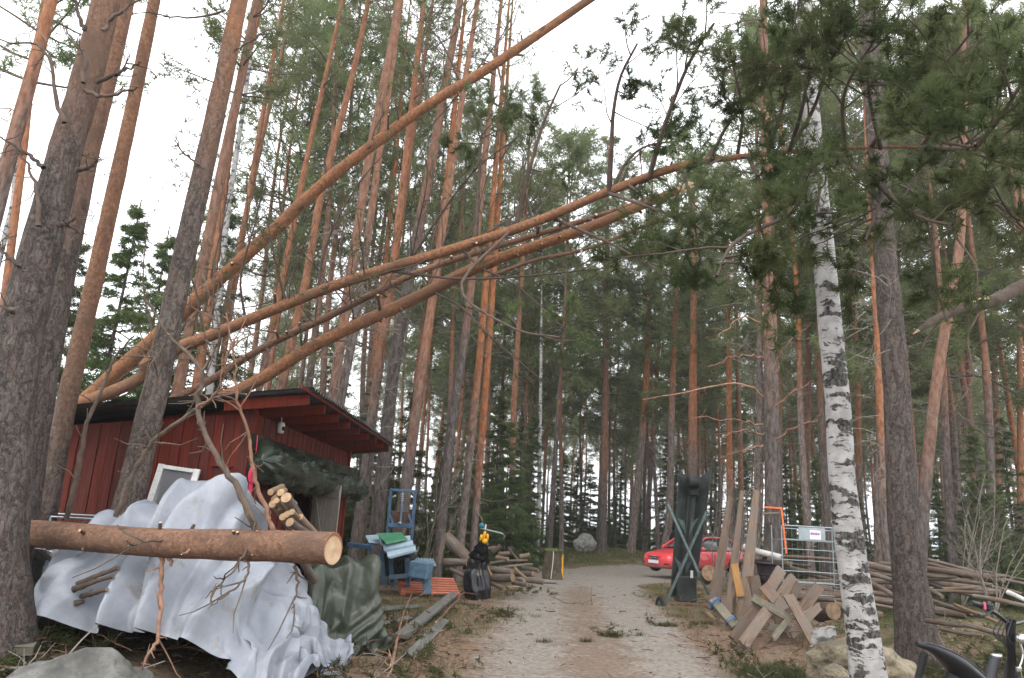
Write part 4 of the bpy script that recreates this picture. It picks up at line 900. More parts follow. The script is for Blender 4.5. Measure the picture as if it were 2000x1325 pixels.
# flutter of the stiff woven sheet: crumples along the surface normal
def refine(P):
    def up(A):
        n=A.shape[0]; o=np.empty((2*n-1,)+A.shape[1:]); o[0::2]=A; o[1::2]=(A[:-1]+A[1:])/2; o[2:-2:2]=0.75*o[2:-2:2]+0.125*(o[1:-3:2]+o[3:-1:2]); return o
    return up(up(P).swapaxes(0,1)).swapaxes(0,1)
def crumple(P,amps,fr,seed,fold=None):
    U,V=np.meshgrid(np.linspace(0,1,P.shape[0])*P.shape[0]/P.shape[1],np.linspace(0,1,P.shape[1]),indexing='ij')
    def blur(A,n):
        for _ in range(n):
            B=np.pad(A,((1,1),(1,1),(0,0)),'edge'); A=(B[:-2,1:-1]+B[2:,1:-1]+B[1:-1,:-2]+B[1:-1,2:]+2*A)/6
        return A
    P=blur(P,4); nn=nrm(blur(np.cross(np.gradient(P,axis=0),np.gradient(P,axis=1)),14)); w=0.35*fbm(U*4,V*4,seed,2); d=0
    rg=np.random.default_rng(seed+3)
    for k,(a,f) in enumerate(zip(amps,fr)):
        for q in range(8):
            th=rg.random()*3.14; ph=(U*math.cos(th)+V*math.sin(th))*f*(0.6+0.8*rg.random())+rg.random()*9+w*0.9; m=sstep(-0.15,0.45,fbm(U*3.1+q*5,V*3.1,seed+k+q*2.2,2)); d=d+a*0.36*m*np.abs((ph%1.0)-0.5)*2
        d=d+a*0.5*np.abs(vnoise(U*f+w*1.5+7*k,V*f-w,seed+k*3.3))
    if fold: 
        ph=(U*fold[0]+0.9*fbm(U*3,V*2,seed+9,2)+0.35*V); tri=np.abs((ph%1.0)-0.5)*2; ph2=(U*fold[0]*2.3+1.3*fbm(U*4,V*2.5,seed+19,2)-0.5*V); tri2=np.abs((ph2%1.0)-0.5)*2; d=d+(fold[1]*tri**1.5+fold[1]*0.45*tri2)*(0.25+0.75*sstep(0.75,0.2,V))
    return P+nn*(d-np.mean(d))[...,None]
WT=crumple(refine(WT),(0.15,0.11,0.06),(2.2,5.0,9),1,(5.5,0.24))
WT[...,2]=np.maximum(WT[...,2],gz(WT[...,0],WT[...,1])+0.006)
sheet(WT,'white_tarpaulin',MAT['tarp_white'],label='big white tarpaulin draped in folds over the firewood heap',cat='tarpaulin')

GX,GY=-2.12,10.3
def gheap(x,y):
    a=(x-GX); b=(y-GY); d=np.maximum(np.abs(a*math.cos(.5)+b*math.sin(.5))/0.40,np.abs(-a*math.sin(.5)+b*math.cos(.5))/0.42)
    top=1.02-0.35*np.clip(-a,0,1)+0.05*fbm(x*3,y*3,3,2); return np.maximum(gz(x,y),np.where(d<1,top,top-(d-1)*2.6))
nx,ny,dx=70,66,0.033
U,Vv=np.meshgrid(np.linspace(0,1,nx),np.linspace(0,1,ny),indexing='ij')
P0=np.stack([GX-0.95+1.9*U+0.05*np.sin(Vv*9),GY-0.9+1.8*Vv+0.06*np.sin(U*11),1.5+0.07*np.sin(U*13+Vv*5)+0.06*np.sin(Vv*11)],-1)
GT=drape(nx,ny,dx,P0,gheap,60,8,0.7,0.012,2,bend=0.12)
GT=crumple(refine(GT),(0.13,0.08,0.03),(2.0,4.5,9),5,(4.5,0.14))
GT[...,2]=np.maximum(GT[...,2],gz(GT[...,0],GT[...,1])+0.006)
sheet(GT,'green_tarpaulin',MAT['tarp_green'],label='dull green tarpaulin covering a low heap beside the track',cat='tarpaulin')

# ================================================================== logs
def log_mesh(L,r,sides=14,seed=0,taper=0.9,mats=None,bend=0.03):
    rg=np.random.default_rng(seed); k=max(6,int(L*7)); x=np.linspace(-L/2,L/2,k); p=rg.random(2)*6
    pts=np.stack([x,bend*L*0.3*np.sin(x/L*3+p[0]),bend*L*0.3*np.sin(x/L*3.5+p[1])],-1); rad=np.linspace(r,r*taper,k)
    mb=MB(); v,q=tube(pts,rad,sides,amp=0.10,fr=3/r*0.12,seed=seed); mb.add(v,q,0)
    for c in cap_faces(k,sides): mb.add(v[list(c)],[tuple(range(sides))],1,False)
    return mb
def put_log(a,b,r,label,name='log',group=None,bark='grey_log',seed=None,cat='log',bend=0.03,taper=0.88,stubs=0):
    a,b=np.asarray(a,float),np.asarray(b,float); L=float(np.linalg.norm(b-a)); seed=int(rng.integers(1e6)) if seed is None else seed
    mb=log_mesh(L,r,14,seed,taper,bend=bend); o=mb.build(name,[MAT[bark],MAT['fire_end' if name=='firewood_log' else 'old_cut']],label=label,cat=cat,group=group)
    o.matrix_world=Matrix([[float(x) for x in row] for row in frame(a,b)]); return o
# the long sawn log lying across the tarpaulin
LA,LB=at(52,1042,7.45),at(650,1076,6.0)
axs=nrm(LB-LA); qd=Vector((0,0,1)).rotation_difference(Vector(axs)); RL=np.array(qd.to_matrix())
slog=thing('sawn_log','long orange barked sawn log lying across the white tarpaulin, cut end toward the track','log',LA); slog.rotation_mode='QUATERNION'; slog.rotation_quaternion=qd
Ln=float(np.linalg.norm(LB-LA)); n=90; zz=np.linspace(0,Ln,n); pts=np.stack([0.015*np.sin(zz*1.3),0.012*np.sin(zz*1.7+1),zz],-1)
v,q=tube(pts,np.linspace(0.123,0.126,n),48,amp=0.05,fr=6,seed=3); mb=MB().add(v,q,0)
t=mb.build('stem',[MAT['bark']],slog); t['orange_z']=-8.0
ce=MB(); ring=v[-48:]; c=ring.mean(0); rings=[c[None]+(ring-c)*f for f in (1.0,0.97,0.6,0.25)]; rings[1]=rings[1]+[0,0,0.004]; V=np.concatenate(rings+[c[None]+[[0,0,0.004]]])
for q_ in range(3): 
    ce.add(V,np.array([[q_*48+i,q_*48+(i+1)%48,(q_+1)*48+(i+1)%48,(q_+1)*48+i] for i in range(48)]),0,False)
ce.add(V,np.array([[3*48+i,3*48+(i+1)%48,4*48] for i in range(48)]),0,False)
def m_rings():
    t=NT('fresh_sawn_end'); o=t.obj(); s=t.n('SeparateXYZ'); t.l(o,s.inputs[0])
    d=t.math('SQRT',t.math('ADD',t.math('MULTIPLY',s.outputs[0],s.outputs[0]),t.math('MULTIPLY',s.outputs[1],s.outputs[1])))
    w=t.math('SINE',t.math('MULTIPLY',t.math('ADD',d,t.math('MULTIPLY',t.noise(o,9,2,0.5),0.01)),420.0))
    n=t.noise(o,11,4,0.6); c=t.mix(t.mr(n,0.3,0.7),(0.48,0.31,0.19),(0.60,0.44,0.29)); c=t.mix(t.mr(w,-1,1,0,0.22),c,(0.40,0.23,0.12))
    c=t.mix(t.mr(d,0.103,0.118),c,(0.24,0.11,0.06)); saw=t.noise(t.map(o,(60,6,1)),2,2,0.5); t.bump(saw,0.25,0.004); return t.done(c,0.75,0.2)
MAT['rings']=m_rings(); ce.build('cut_end',MAT['rings'],slog)
def on_log(mb,name,mats): return attach(slog,RL,LA,mb,name,mats)
rgb=np.random.default_rng(31)
def dead_limb(pp,r0,twigs=7,mat='twig',r1=0.3,tl=0.45):
    twigs=int(twigs*2.2)
    P=np.array([at(*q) for q in pp]); k=max(10,len(P)*5); cv=bez(P,k)+rgb.normal(size=(k,3))*0.006; mb=MB(); add_tube(mb,cv,np.linspace(r0,r0*r1,k),8,0,1,amp=0.12,fr=20)
    for j in range(twigs):
        i=2+int((k-3)*rgb.random()); d=nrm(nrm(cv[min(i+1,k-1)]-cv[i-1])*0.5+rgb.normal(size=3)*0.8); L=tl*(0.15+rgb.random()**2); p=[cv[i]]
        for s_ in range(3): d=nrm(d+rgb.normal(size=3)*0.25); p.append(p[-1]+d*L/3)
        add_tube(mb,p,[0.008,0.006,0.005,0.003],5,0,1)
    return mb
for pp,r,tw,mt in (([(512,1048,6.3),(498,1025,6.25),(465,955,6.2),(417,880,6.2),(384,792,6.2),(395,725,6.2),(330,655,6.2),(290,590,6.2)],0.034,10,'twig'),
  ([(533,1044,6.3),(524,1008,6.3),(504,957,6.3),(491,900,6.3),(481,839,6.3),(462,772,6.3),(458,700,6.3),(440,610,6.3)],0.024,9,'twig_red'),
  ([(226,1012,6.95),(263,922,6.85),(305,858,6.75),(384,801,6.65),(430,772,6.6),(483,770,6.5)],0.026,8,'twig'),
  ([(130,1012,7.2),(151,928,7.1),(169,831,7.0),(199,762,6.95),(223,701,6.9),(262,655,6.85)],0.026,8,'twig'),
  ([(384,796,6.2),(425,765,6.1),(440,705,6.0),(480,640,6.0)],0.014,8,'twig_red'),([(398,722,6.2),(430,650,6.1),(400,560,6.0)],0.012,8,'twig'),([(330,655,6.2),(300,700,6.2),(270,680,6.2)],0.010,5,'twig'),
  ([(318,1085,6.75),(313,1150,6.6),(311,1238,6.35),(292,1278,6.2),(262,1330,5.9)],0.024,4,'twig_red'),([(488,1095,6.3),(478,1130,6.2),(440,1165,6.1),(404,1190,6.0)],0.012,3,'twig'),
  ([(578,1105,6.15),(580,1150,6.1),(570,1187,6.05)],0.014,3,'twig'),([(488,1070,6.2),(450,1120,6.1),(410,1160,6.0)],0.011,3,'twig'),([(340,1052,6.6),(290,1058,6.5),(252,1068,6.4)],0.013,2,'twig'),([(383,1065,6.5),(365,1078,6.4),(352,1083,6.35)],0.017,0,'twig_red'),
  ([(330,1090,6.7),(333,1098,6.65),(333,1106,6.6)],0.018,0,'twig_red')):
    on_log(dead_limb(pp,r,tw,mt),'branch',[MAT[mt],MAT['cut']])
for k in range(16):
    z=0.3+(Ln-0.6)*rgb.random(); a=rgb.random()*6.28; d=np.array([math.cos(a),math.sin(a),0.3]); b=MB(); stub(b,np.array([d[0]*0.115,d[1]*0.115,z]),d,0.02+0.06*rgb.random()**2,0.010+0.008*rgb.random(),0,1); b.build('branch_stub',[MAT['twig_dark'],MAT['cut']],slog)

# bark slabs lying on the tarpaulin
_c=WT.reshape(-1,3)-CAM; _pz=_c@_fw; _px=1000+FPX*(_c@_rt)/_pz; _py=662.5-FPX*(_c@_up)/_pz
def on_tarp(x,y):
    m=np.where(np.hypot(_px-x,_py-y)<9)[0]
    return WT.reshape(-1,3)[m[np.argmin(_pz[m])]] if len(m) else at(x,y,7.0)
for a,b,lab in (((152,1152),(226,1122),'long brown bark slab lying on the tarpaulin below the log'),((158,1142),(232,1108),'upper brown bark slab on the left of the tarpaulin'),((170,1165),(205,1150),'short bark piece on the tarpaulin under the slabs'),((150,1180),(172,1176),'small dark bark piece low on the tarpaulin')):
    A,B=on_tarp(*a)+[0,-.03,.02],on_tarp(*b)+[0,-.03,.02]; mb=MB(); L_=float(np.linalg.norm(B-A)); xs_=np.linspace(-L_/2,L_/2,9)
    add_tube(mb,np.stack([xs_,.006*np.sin(xs_*9),.006*np.cos(xs_*7)],-1),np.linspace(.028,.018,9),8,0,1,amp=.35,fr=25,seed=a[0]); o=mb.build('bark_strip',[MAT['twig_dark'],MAT['old_cut']],label=lab,cat='bark'); o.matrix_world=Matrix([[float(q) for q in r] for r in frame(A,B)])
# firewood showing at the edge of the tarpaulin
MAT['fire_end']=m_simple('firewood_end_grain',(0.38,0.25,0.145),0.8,0.3,14,0.3,dirt=(0.22,0.13,0.075))
MAT['firewood']=m_wood('split_firewood',(0.20,0.125,0.075),(0.33,0.22,0.135),(0.19,0.14,0.105),1.2,0.85,0,0.4)
FW=[((548,962),(575,985),7,'pale round firewood end near the lantern',8.3),((532,985),(552,1008),7,'firewood log half under the tarpaulin edge',8.3),((570,1000),(600,1030),6,'slender bark covered firewood log in the middle of the stack',8.05),((559,972),(586,1012),10,'large round firewood log with pale end on top of the stack',8.15),((540,978),(566,1004),6,'firewood log tucked under the large round one',8.25),((528,962),(552,950),6,'short reddish firewood stick at the stack top',8.5),
 ((536,976),(556,958),7,'grey barked firewood log next to the tarpaulin edge',8.35),((560,1005),(592,1040),7,'smooth firewood log low in the stack',8.15),((566,1020),(612,1050),8,'thin pale firewood log leaning down the stack',8.0),((586,1010),(622,1048),6,'long split firewood log sloping toward the door',8.2),
 ((552,1010),(574,1035),7,'round orange firewood end in the stack',8.3),((545,992),(565,1015),6,'split firewood with bright orange face',8.4),((600,1050),(625,1085),8,'firewood log low down behind the sawn log end',8.1),((585,1085),(615,1135),8,'dark firewood log behind the tarpaulin hem',8.3),((575,1040),(600,1075),7,'firewood log wedged behind the sawn log',8.3)]
for a,b,w,lab,Y in FW:
    A=at(a[0],a[1],Y-0.15); B=at(b[0],b[1],Y+0.25); put_log(A,B,pw(w,Y),lab,'firewood_log','firewood beside the white tarpaulin','firewood' if w<8 else 'grey_log',bend=0.01)

# log heap left of the track
def heap_logs(specs,group):
    for a,b,w,lab,Y1_,Y2_,bk in specs: put_log(at(a[0],a[1],Y1_),at(b[0],b[1],Y2_),pw(w,(Y1_+Y2_)/2)/2,lab,'log',group,bk,bend=0.06)
MAT['white_log']=MAT['birch']
heap_logs([((872,1052),(918,1096),26,'thick old trunk at the left end of the roadside log heap',18.2,17.6,'grey_log'),((868,1098),(912,1100),15,'grey log under the thick old trunk',17.6,17.4,'grey_log'),
 ((955,1132),(1002,1128),17,'short log with pale round end facing the track',17.0,16.6,'grey_log'),((1000,1122),(1042,1120),11,'log behind the short one with pale end',17.6,17.2,'grey_log'),((958,1101),(1030,1094),5,'long thin pole lying on top of the roadside heap',17.6,18.2,'grey_log'),
 ((975,1108),(1040,1104),6,'dark pole just under the thin top pole',17.8,18.0,'grey_log'),((950,1112),(1000,1116),12,'log in the middle of the roadside heap',17.8,17.4,'grey_log'),((1002,1138),(1030,1142),9,'log at the foot of the roadside heap',16.8,16.5,'grey_log'),
 ((1028,1134),(1062,1138),9,'rightmost log at the foot of the heap',17.0,16.8,'grey_log'),((975,1082),(998,1080),8,'pale grey log end on the heap top',18.4,18.6,'grey_log'),((992,1070),(1012,1094),5,'crooked branch sticking up from the heap',18.2,18.2,'grey_log'),
 ((962,1078),(978,1066),9,'broken branch fork on the heap top',18.6,18.6,'grey_log'),((970,1090),(992,1092),9,'split log with pale face in the heap',18.0,17.8,'firewood'),((940,1076),(968,1070),8,'log behind the black hood',18.8,18.9,'grey_log'),
 ((895,1120),(935,1112),9,'fallen branch wood behind the sack',18.0,18.2,'grey_log'),((1020,1108),(1052,1116),8,'log end right side of the heap',17.9,17.6,'grey_log'),((960,1140),(985,1150),8,'bark covered short log by the sack',16.9,16.6,'grey_log'),
 ((880,1112),(915,1130),8,'rotten log below the thick trunk',17.5,17.2,'grey_log'),((1005,1110),(1030,1132),6,'thin stick slanting down over the heap',17.3,17.0,'firewood'),((945,1098),(962,1130),6,'split pieces leaning beside the sack',16.9,16.9,'firewood'),
 ((1015,1088),(1035,1084),9,'stump piece at the far end of the heap',19.5,19.5,'firewood'),((985,1126),(1020,1135),7,'dark log in the gap under the heap',17.6,17.2,'grey_log'),((930,1100),(952,1062),8,'leaning trunk piece behind the sack',18.4,18.6,'firewood')],'logs heaped left of the track')
rl=np.random.default_rng(91)
for k in range(34):
    x0=1450+rl.random()*380; y0=1082+rl.random()*85+(x0-1450)*0.03; Y=16.8-2.6*(y0-1078)/95-rl.random()*0.5; L=120+rl.random()*160; sl=0.02+0.30*rl.random()
    A=at(x0,y0,Y+0.4); B=at(x0+L,y0+L*sl,Y-0.5)
    for q in (A,B): q[2]=max(q[2],float(gz(q[0],q[1]))+0.05)
    put_log(A,B,0.03+0.055*rl.random()**2,'weathered log in the long heap behind gate and birch, one of many','log','logs in the long heap behind the gate','grey_log',bend=0.06)
MAT['birch_x']=m_simple('birch_log_bark',(0.60,0.58,0.56),0.7,0.15,10,0.2,dirt=(0.08,0.07,0.06)); MAT['pale_x']=m_simple('peeled_pole',(0.66,0.57,0.44),0.7,0.12,8,0.1,dirt=(0.35,0.27,0.19))
heap_logs([((1452,1068),(1526,1090),12,'white birch log on top of the heap left of the gate',15.6,15.2,'birch_x'),((1440,1100),(1500,1092),10,'brown log behind the leaning planks',15.6,15.8,'grey_log'),((1500,1092),(1545,1104),13,'log with rotten end between planks and gate',15.3,15.0,'grey_log'),
 ((1800,1124),(1858,1134),6,'peeled white pole lying beyond the dark trunk',16.5,16.3,'pale_x'),((1842,1131),(1932,1142),7,'long peeled white pole pointing to the right edge',16.0,15.8,'pale_x'),((1840,1152),(1905,1146),7,'tan pole under the long white pole',15,15,'firewood'),
 ((1968,1158),(2020,1180),9,'white birch log lying at the right edge',12.5,12,'birch_x'),((1800,1146),(1840,1166),8,'slim log beside the dark trunk foot',13,12.5,'grey_log'),((1802,1165),(1900,1200),9,'grey pole running from the dark trunk to the right',12,11,'grey_log'),
 ((1862,1178),(1958,1222),7,'thin pale pole behind the bicycle handlebar',10.5,9.4,'firewood'),((1808,1212),(1880,1222),9,'grey log below the dark trunk',9.8,9.4,'grey_log'),((1880,1222),(1975,1243),9,'smooth grey pole passing behind the bicycle',9.4,8.8,'grey_log'),
 ((1835,1228),(1920,1242),7,'weathered stick under the smooth grey pole',9.2,8.8,'grey_log'),((1900,1165),(2030,1190),9,'brown log in the brush at the right edge',11.5,11,'grey_log'),((1690,1100),(1745,1116),13,'dark log left of the dark trunk',14.5,14.0,'grey_log'),
 ((1695,1120),(1750,1136),10,'mossy log left of the dark trunk, below the dark one',13.6,13.2,'grey_log'),((1700,1140),(1760,1170),9,'peeling log left of the dark trunk foot',12.8,12.2,'grey_log'),
 ((1600,1196),(1628,1194),36,'thick short log lying behind the sawhorse timbers',13.0,12.6,'grey_log'),((1383,1198),(1398,1216),9,'short peeled log end beside the track edge',14.2,13.6,'firewood'),((1386,1120),(1378,1130),26,'thick log butt behind the dark conveyor',16.2,17.2,'grey_log')],'single logs on the right bank')

# ================================================================== lumber right of the track
MAT['brown_plank']=m_wood('brown_weathered_plank',(0.125,0.082,0.058),(0.235,0.165,0.122),(0.17,0.135,0.11),1.0,0.85,0,0.5)
MAT['amber_plank']=m_wood('amber_plank',(0.25,0.12,0.04),(0.33,0.175,0.065),None,1.0,0.7,0,0.3)
MAT['green_grey_plank']=m_wood('green_grey_plank',(0.17,0.145,0.11),(0.28,0.245,0.19),(0.16,0.155,0.115),1.0,0.85,0,0.5)
def plank(a,b,w,th,label,mat='brown_plank',name='plank',group=None,face=(0,-1,0.2),tip=None,cat='plank'):
    a,b=np.asarray(a,float),np.asarray(b,float); L=float(np.linalg.norm(b-a)); mb=MB(); box(mb,(L,w,th),None,0,0.004)
    v=mb.v[0]; v+=rng.normal(size=v.shape)*[0.012,0.0035,0.0025]
    if tip is not None:
        v=mb.v[0]; m=v[:,0]>0; v[m,1]=v[m,1]*tip+(1-tip)*w*0.25
    o=mb.build(name,MAT[mat],label=label,cat=cat,group=group); o.matrix_world=Matrix([[float(q) for q in r] for r in frame(a,b,face)]); return o
G1='planks and timbers stacked right of the track'
plank(at(1393,1192,14.6),at(1429,972,15.6),pw(21,15),.045,'leftmost of the three tall leaning planks beside the conveyor',tip=.45,group=G1)
plank(at(1424,1205,14.2),at(1452,962,15.5),pw(20,14.8),.045,'middle one of the three tall leaning planks',tip=.35,group=G1)
plank(at(1449,1222,13.8),at(1480,960,15.3),pw(25,14.5),.05,'rightmost and widest of the three tall leaning planks',tip=.5,group=G1)
plank(at(1424,1198,14.0),at(1428,1128,14.2),pw(14,14),.04,'short grey board standing before the middle leaning plank',tip=.3,group=G1)
plank(at(1446,1164,14.0),at(1434,1102,14.2),pw(14,14),.03,'amber board between the middle and right leaning planks','amber_plank',group=G1)
plank(at(1480,1168,13.4),at(1464,1124,13.5),pw(14,13.4),.03,'amber board nailed in front of the widest leaning plank','amber_plank',group=G1)
plank(at(1436,1224,13.2),at(1392,1172,13.6),pw(16,13.4),.09,'timber beam on the ground wrapped with blue rope',mat='green_grey_plank',name='timber',group=G1,cat='timber')
TB=[((1541,1207),(1471,1168),15,12.2,'greenish timber lying across the sawhorse pile','green_grey_plank',12.2),((1532,1192),(1490,1143),21,12.7,'broad sawhorse board slanting down to the right, cut top','brown_plank',12.9),((1592,1258),(1540,1164),20,11.7,'long timber with sawn tan top, rightmost of the pile','brown_plank',12.3),
 ((1496,1165),(1526,1112),19,13.3,'board behind the pile leaning toward the bucket','brown_plank',13.5),((1516,1178),(1551,1128),20,12.9,'board beside the gate leaning to the upper right','brown_plank',13.1),((1560,1200),(1600,1146),20,12.5,'board leaning to upper right near the thick short log','brown_plank',12.8),
 ((1432,1250),(1481,1184),20,11.9,'lower left leg timber of the pile','brown_plank',12.3),((1450,1260),(1498,1194),20,11.6,'second leg timber of the pile from the track','brown_plank',12.1),((1510,1248),(1540,1208),10,12.0,'thin pale strip under the crossing timber','green_grey_plank',12.2),
 ((1568,1208),(1594,1190),14,12.4,'short timber block beside the thick short log','green_grey_plank',12.5),((1530,1262),(1520,1200),18,12.3,'dark board upright inside the pile','brown_plank',12.4),((1486,1200),(1472,1125),20,13.2,'board behind the crossing timber, next to the amber one','brown_plank',13.3)]
TB+=[((1470,1235),(1530,1165),14,12.6,'thin board crossing behind the two leg timbers','brown_plank',12.8),((1545,1240),(1600,1185),13,12.1,'thin board behind the rightmost timber','brown_plank',12.4),((1500,1225),(1560,1232),12,12.3,'low board lying under the sawhorse pile','green_grey_plank',12.2),((1455,1215),(1500,1160),14,13.0,'warm brown board behind the widest leaning plank','amber_plank',13.2),((1410,1200),(1440,1135),13,14.0,'short brown board between the leaning planks','brown_plank',14.2),((1525,1215),(1562,1140),14,12.8,'narrow board standing behind the long timber','brown_plank',13.0)]
for a,b,w,Y,lab,mt,Yb in TB: plank(at(*a,Y),at(*b,Yb),pw(w,Y),.05 if w<18 else .06,lab,mt,'timber',G1,cat='timber')
MAT['rope_blue']=m_simple('blue_rope',(0.05,0.17,0.42),0.6,0.2,20)
mb=MB(); c0=at(1397,1178,13.5); c1=at(1428,1214,13.25); ax=nrm(c1-c0); s1=nrm(np.cross(ax,[0,0,1])); s2=np.cross(ax,s1)
for k,cc in enumerate([c0]*6+[c1]*4):
    th=np.linspace(0,6.28,18); rr_=.085+.03*rng.random(); off=ax*(.05*rng.random()-.025); add_tube(mb,cc+off+np.cos(th)[:,None]*s1*rr_+np.sin(th)[:,None]*s2*(rr_*1.05)+ax*(0.05*(rng.random()-.5)*np.sin(th+k))[:,None],.006,6)
mb.build('blue_rope',MAT['rope_blue'],label='blue rope wound around the timber beam by the track',cat='rope')
# bucket
bp=at(1502,1140,15.0); e=thing('bucket','dark plastic bucket behind the leaning planks and timbers','bucket',bp)
MAT['bucket']=m_simple('dark_purple_plastic',(0.035,0.025,0.032),0.4,0.2,5,0.05)
mb=MB(); lathe(mb,[(0,0),(.17,0),(.19,.08),(.20,.16),(.215,.25),(.235,.37),(.255,.37),(.255,.39),(.235,.39),(.21,.25),(.17,.02),(0,.02)],28); mb.build('body',MAT['bucket'],e)
mb=MB(); lathe(mb,[(.20,.16),(.212,.165),(.212,.175),(.205,.18)],28); mb.build('rib',MAT['bucket'],e)
# galvanised gate (roll cage)
gA=at(1532,1210,14.4); gx=np.array([1.0,-0.05,0]); gd=np.array([0.05,1.0,0])
e=thing('wire_cage','galvanised steel roll cage with horizontal bars and label plate','cage',gA)
HT=1.70; WD=1.18; DP=0.62
def gp(u,d,z): return gx*u+gd*d+np.array([0,0,z])
for u,d in ((0,0),(WD,0),(0,DP),(WD,DP)):
    mb=MB(); add_tube(mb,[gp(u,d,-.2),gp(u,d,HT-.04),gp(u,d,HT)],.012,10); mb.build('post',MAT['zinc'],e)
for z in (1.70,1.45,1.27,1.07,.87,.67,.46,.28,.10):
    mb=MB(); add_tube(mb,[gp(0.015,0,z),gp(WD/2,0,z),gp(WD-.015,0,z)],.009 if z<1.6 else .013,8); mb.build('bar',MAT['zinc'],e)
for z in (1.65,1.43,1.05,.65,.26):
    mb=MB(); add_tube(mb,[gp(0.015,DP,z),gp(WD/2,DP,z),gp(WD-.015,DP,z)],.009,8); mb.build('bar',MAT['zinc'],e)
    mb=MB(); add_tube(mb,[gp(0,0.015,z),gp(0,DP/2,z),gp(0,DP-.015,z)],.009,8); mb.build('bar',MAT['zinc'],e)
for k in range(11):
    mb=MB(); u=WD*(k+1)/12; add_tube(mb,[gp(u,0.012,0.1),gp(u,0.012,1.0),gp(u,0.012,HT-.01)],.0016,5); mb.build('wire',MAT['zinc'],e)
pl=MB(); box(pl,(.50,.008,.235),None,0,.002); M_=np.eye(4); M_[:3,0]=gx; M_[:3,1]=gd; M_[:3,3]=gp(.56,-.022,1.565); pl.v[0]=pl.v[0]@M_[:3,:3].T+M_[:3,3]; lp=pl.build('label_plate',MAT['zinc'],e)
MAT['paper']=m_simple('white_paper_label',(0.78,0.78,0.80),0.6,0.03); MAT['ink_red']=m_simple('red_print',(0.55,0.10,0.18),0.6,0.05); MAT['ink_blue']=m_simple('violet_print',(0.28,0.16,0.45),0.6,0.05)
pl=MB(); box(pl,(.20,.004,.165),None,0,0); pl.v[0]=pl.v[0]@M_[:3,:3].T+gp(.62,-.029,1.555); sg=pl.build('paper_label',MAT['paper'],lp)
for k in range(4):
    mb=MB(); c=gp(.552+.044*k,-.0335,1.575)
    th=np.linspace(0,6.28,12); a=np.cos(th)*.014; b=np.sin(th)*.021
    add_tube(mb,c+np.outer(a,gx)+np.outer(b,[0,0,1]),.0065,5); 
    if k%2==0: add_tube(mb,[c-gx*.014,c,c+gx*.014],.006,5)
    mb.build('printed_mark',MAT['ink_red' if k%3==0 else 'ink_blue'],lp)
# orange tape and bracket on the stout pine
MAT['orange']=(lambda t:t.done((0.95,0.16,0.03),0.45,0.4))(NT('signal_orange'))
mb=MB(); 
for a,b in ((at(1493,991,15.05),at(1527,993,15.05)),(at(1526,993,15.05),at(1536,1082,14.95))): beam(mb,a,b,.03,.025,(0,1,0),0,.004)
mb.build('orange_marker',MAT['orange'],label='bright orange bent marker strip beside the stout pine at the cage',cat='marker')
e=thing('wooden_bracket','small mossy wooden shelf bracket on the stout pine trunk','bracket',at(1502,1004,15.1))
mb=MB(); beam(mb,(-.19,-.05,-.01),(.17,-.05,.03),.12,.035,(0,0,1),0,.005); mb.build('shelf',MAT['green_grey_plank'],e); mb=MB(); add_tube(mb,[(-.03,-.04,-.02),(-.03,-.05,-.09),(-.02,-.05,-.16)],.022,8,0,0); mb.build('peg',MAT['green_grey_plank'],e)

# ================================================================== blue log splitter, pallet, sacks
MAT['blue']=m_simple('worn_blue_paint',(0.045,0.105,0.185),0.5,0.3,7,0.15,0.0,0.4,dirt=(0.09,0.085,0.075))
MAT['light_blue']=m_simple('faded_blue_paint',(0.085,0.165,0.24),0.55,0.3,7,0.15,0.0,0.4,dirt=(0.16,0.19,0.19))
MAT['rust']=m_simple('rusty_steel',(0.10,0.05,0.035),0.8,0.3,9,0.2)
MAT['grey_green']=m_simple('grey_green_paint',(0.10,0.14,0.135),0.55,0.25,8,0.1,0.2,0.4,dirt=(0.07,0.07,0.06))
MAT['green_sheet']=m_simple('green_painted_sheet',(0.05,0.20,0.105),0.4,0.12,6,0.05,0.0,0.5)
mc=at(790,1135,17.0); mc[2]=float(gz(mc[0],mc[1]))
mach=thing('log_splitter','blue log splitting machine with tall lifting mast beyond the green tarpaulin','machine',mc)
def mp(px_,py_,Y): return at(px_,py_,Y)-mc
ma=[mp(755,1065,17.4),mp(764,957,17.4),mp(811,960,17.4),mp(803,1065,17.4)]
for a,b,nme in ((ma[0],ma[1],'mast_post'),(ma[3],ma[2],'mast_post')):
    mb=MB(); beam(mb,a-[0,0,.5],b,.07,.05,(0,1,0),0,.006); mb.build(nme,MAT['blue'],mach)
mb=MB(); beam(mb,ma[1]+[-.03,0,.0],ma[2]+[.03,0,.0],.06,.05,(0,1,0),0,.006); mb.build('mast_crossbar',MAT['blue'],mach)
c1,c2=mp(758,1026,17.38),mp(806,1028,17.38); mb=MB(); beam(mb,c1,c2,.09,.06,(0,1,0),0,.006); mb.build('mast_crossbar',MAT['blue'],mach)
mb=MB(); beam(mb,mp(764,1010,17.42),mp(803,1011,17.42),.24,.02,(0,1,0),0,.004); mb.build('back_plate',MAT['rust'],mach)
for s_ in (0,1):
    mb=MB(); a=[(761,1000),(798,1000)][s_]; beam(mb,mp(a[0],1005,17.37),mp(a[0]+6,1022,17.37),.05,.02,(0,1,0),0,.004); mb.build('gusset',MAT['blue'],mach)
mb=MB(); add_tube(mb,[mp(786,968,17.36),mp(784,1000,17.36),mp(782,1022,17.36)],.022,10); mb.build('hydraulic_cylinder',MAT['light_blue'],mach)
mb=MB(); add_tube(mb,[mp(787,962,17.36),mp(786,975,17.36)],.014,8); 
for k in range(4): lathe(mb,[(0,-.02),(.03,-.01),(.03,.01),(0,.02)],8,TM(*mp(786,966+k*4,17.36)))
mb.build('lifting_hook',MAT['zinc'],mach)
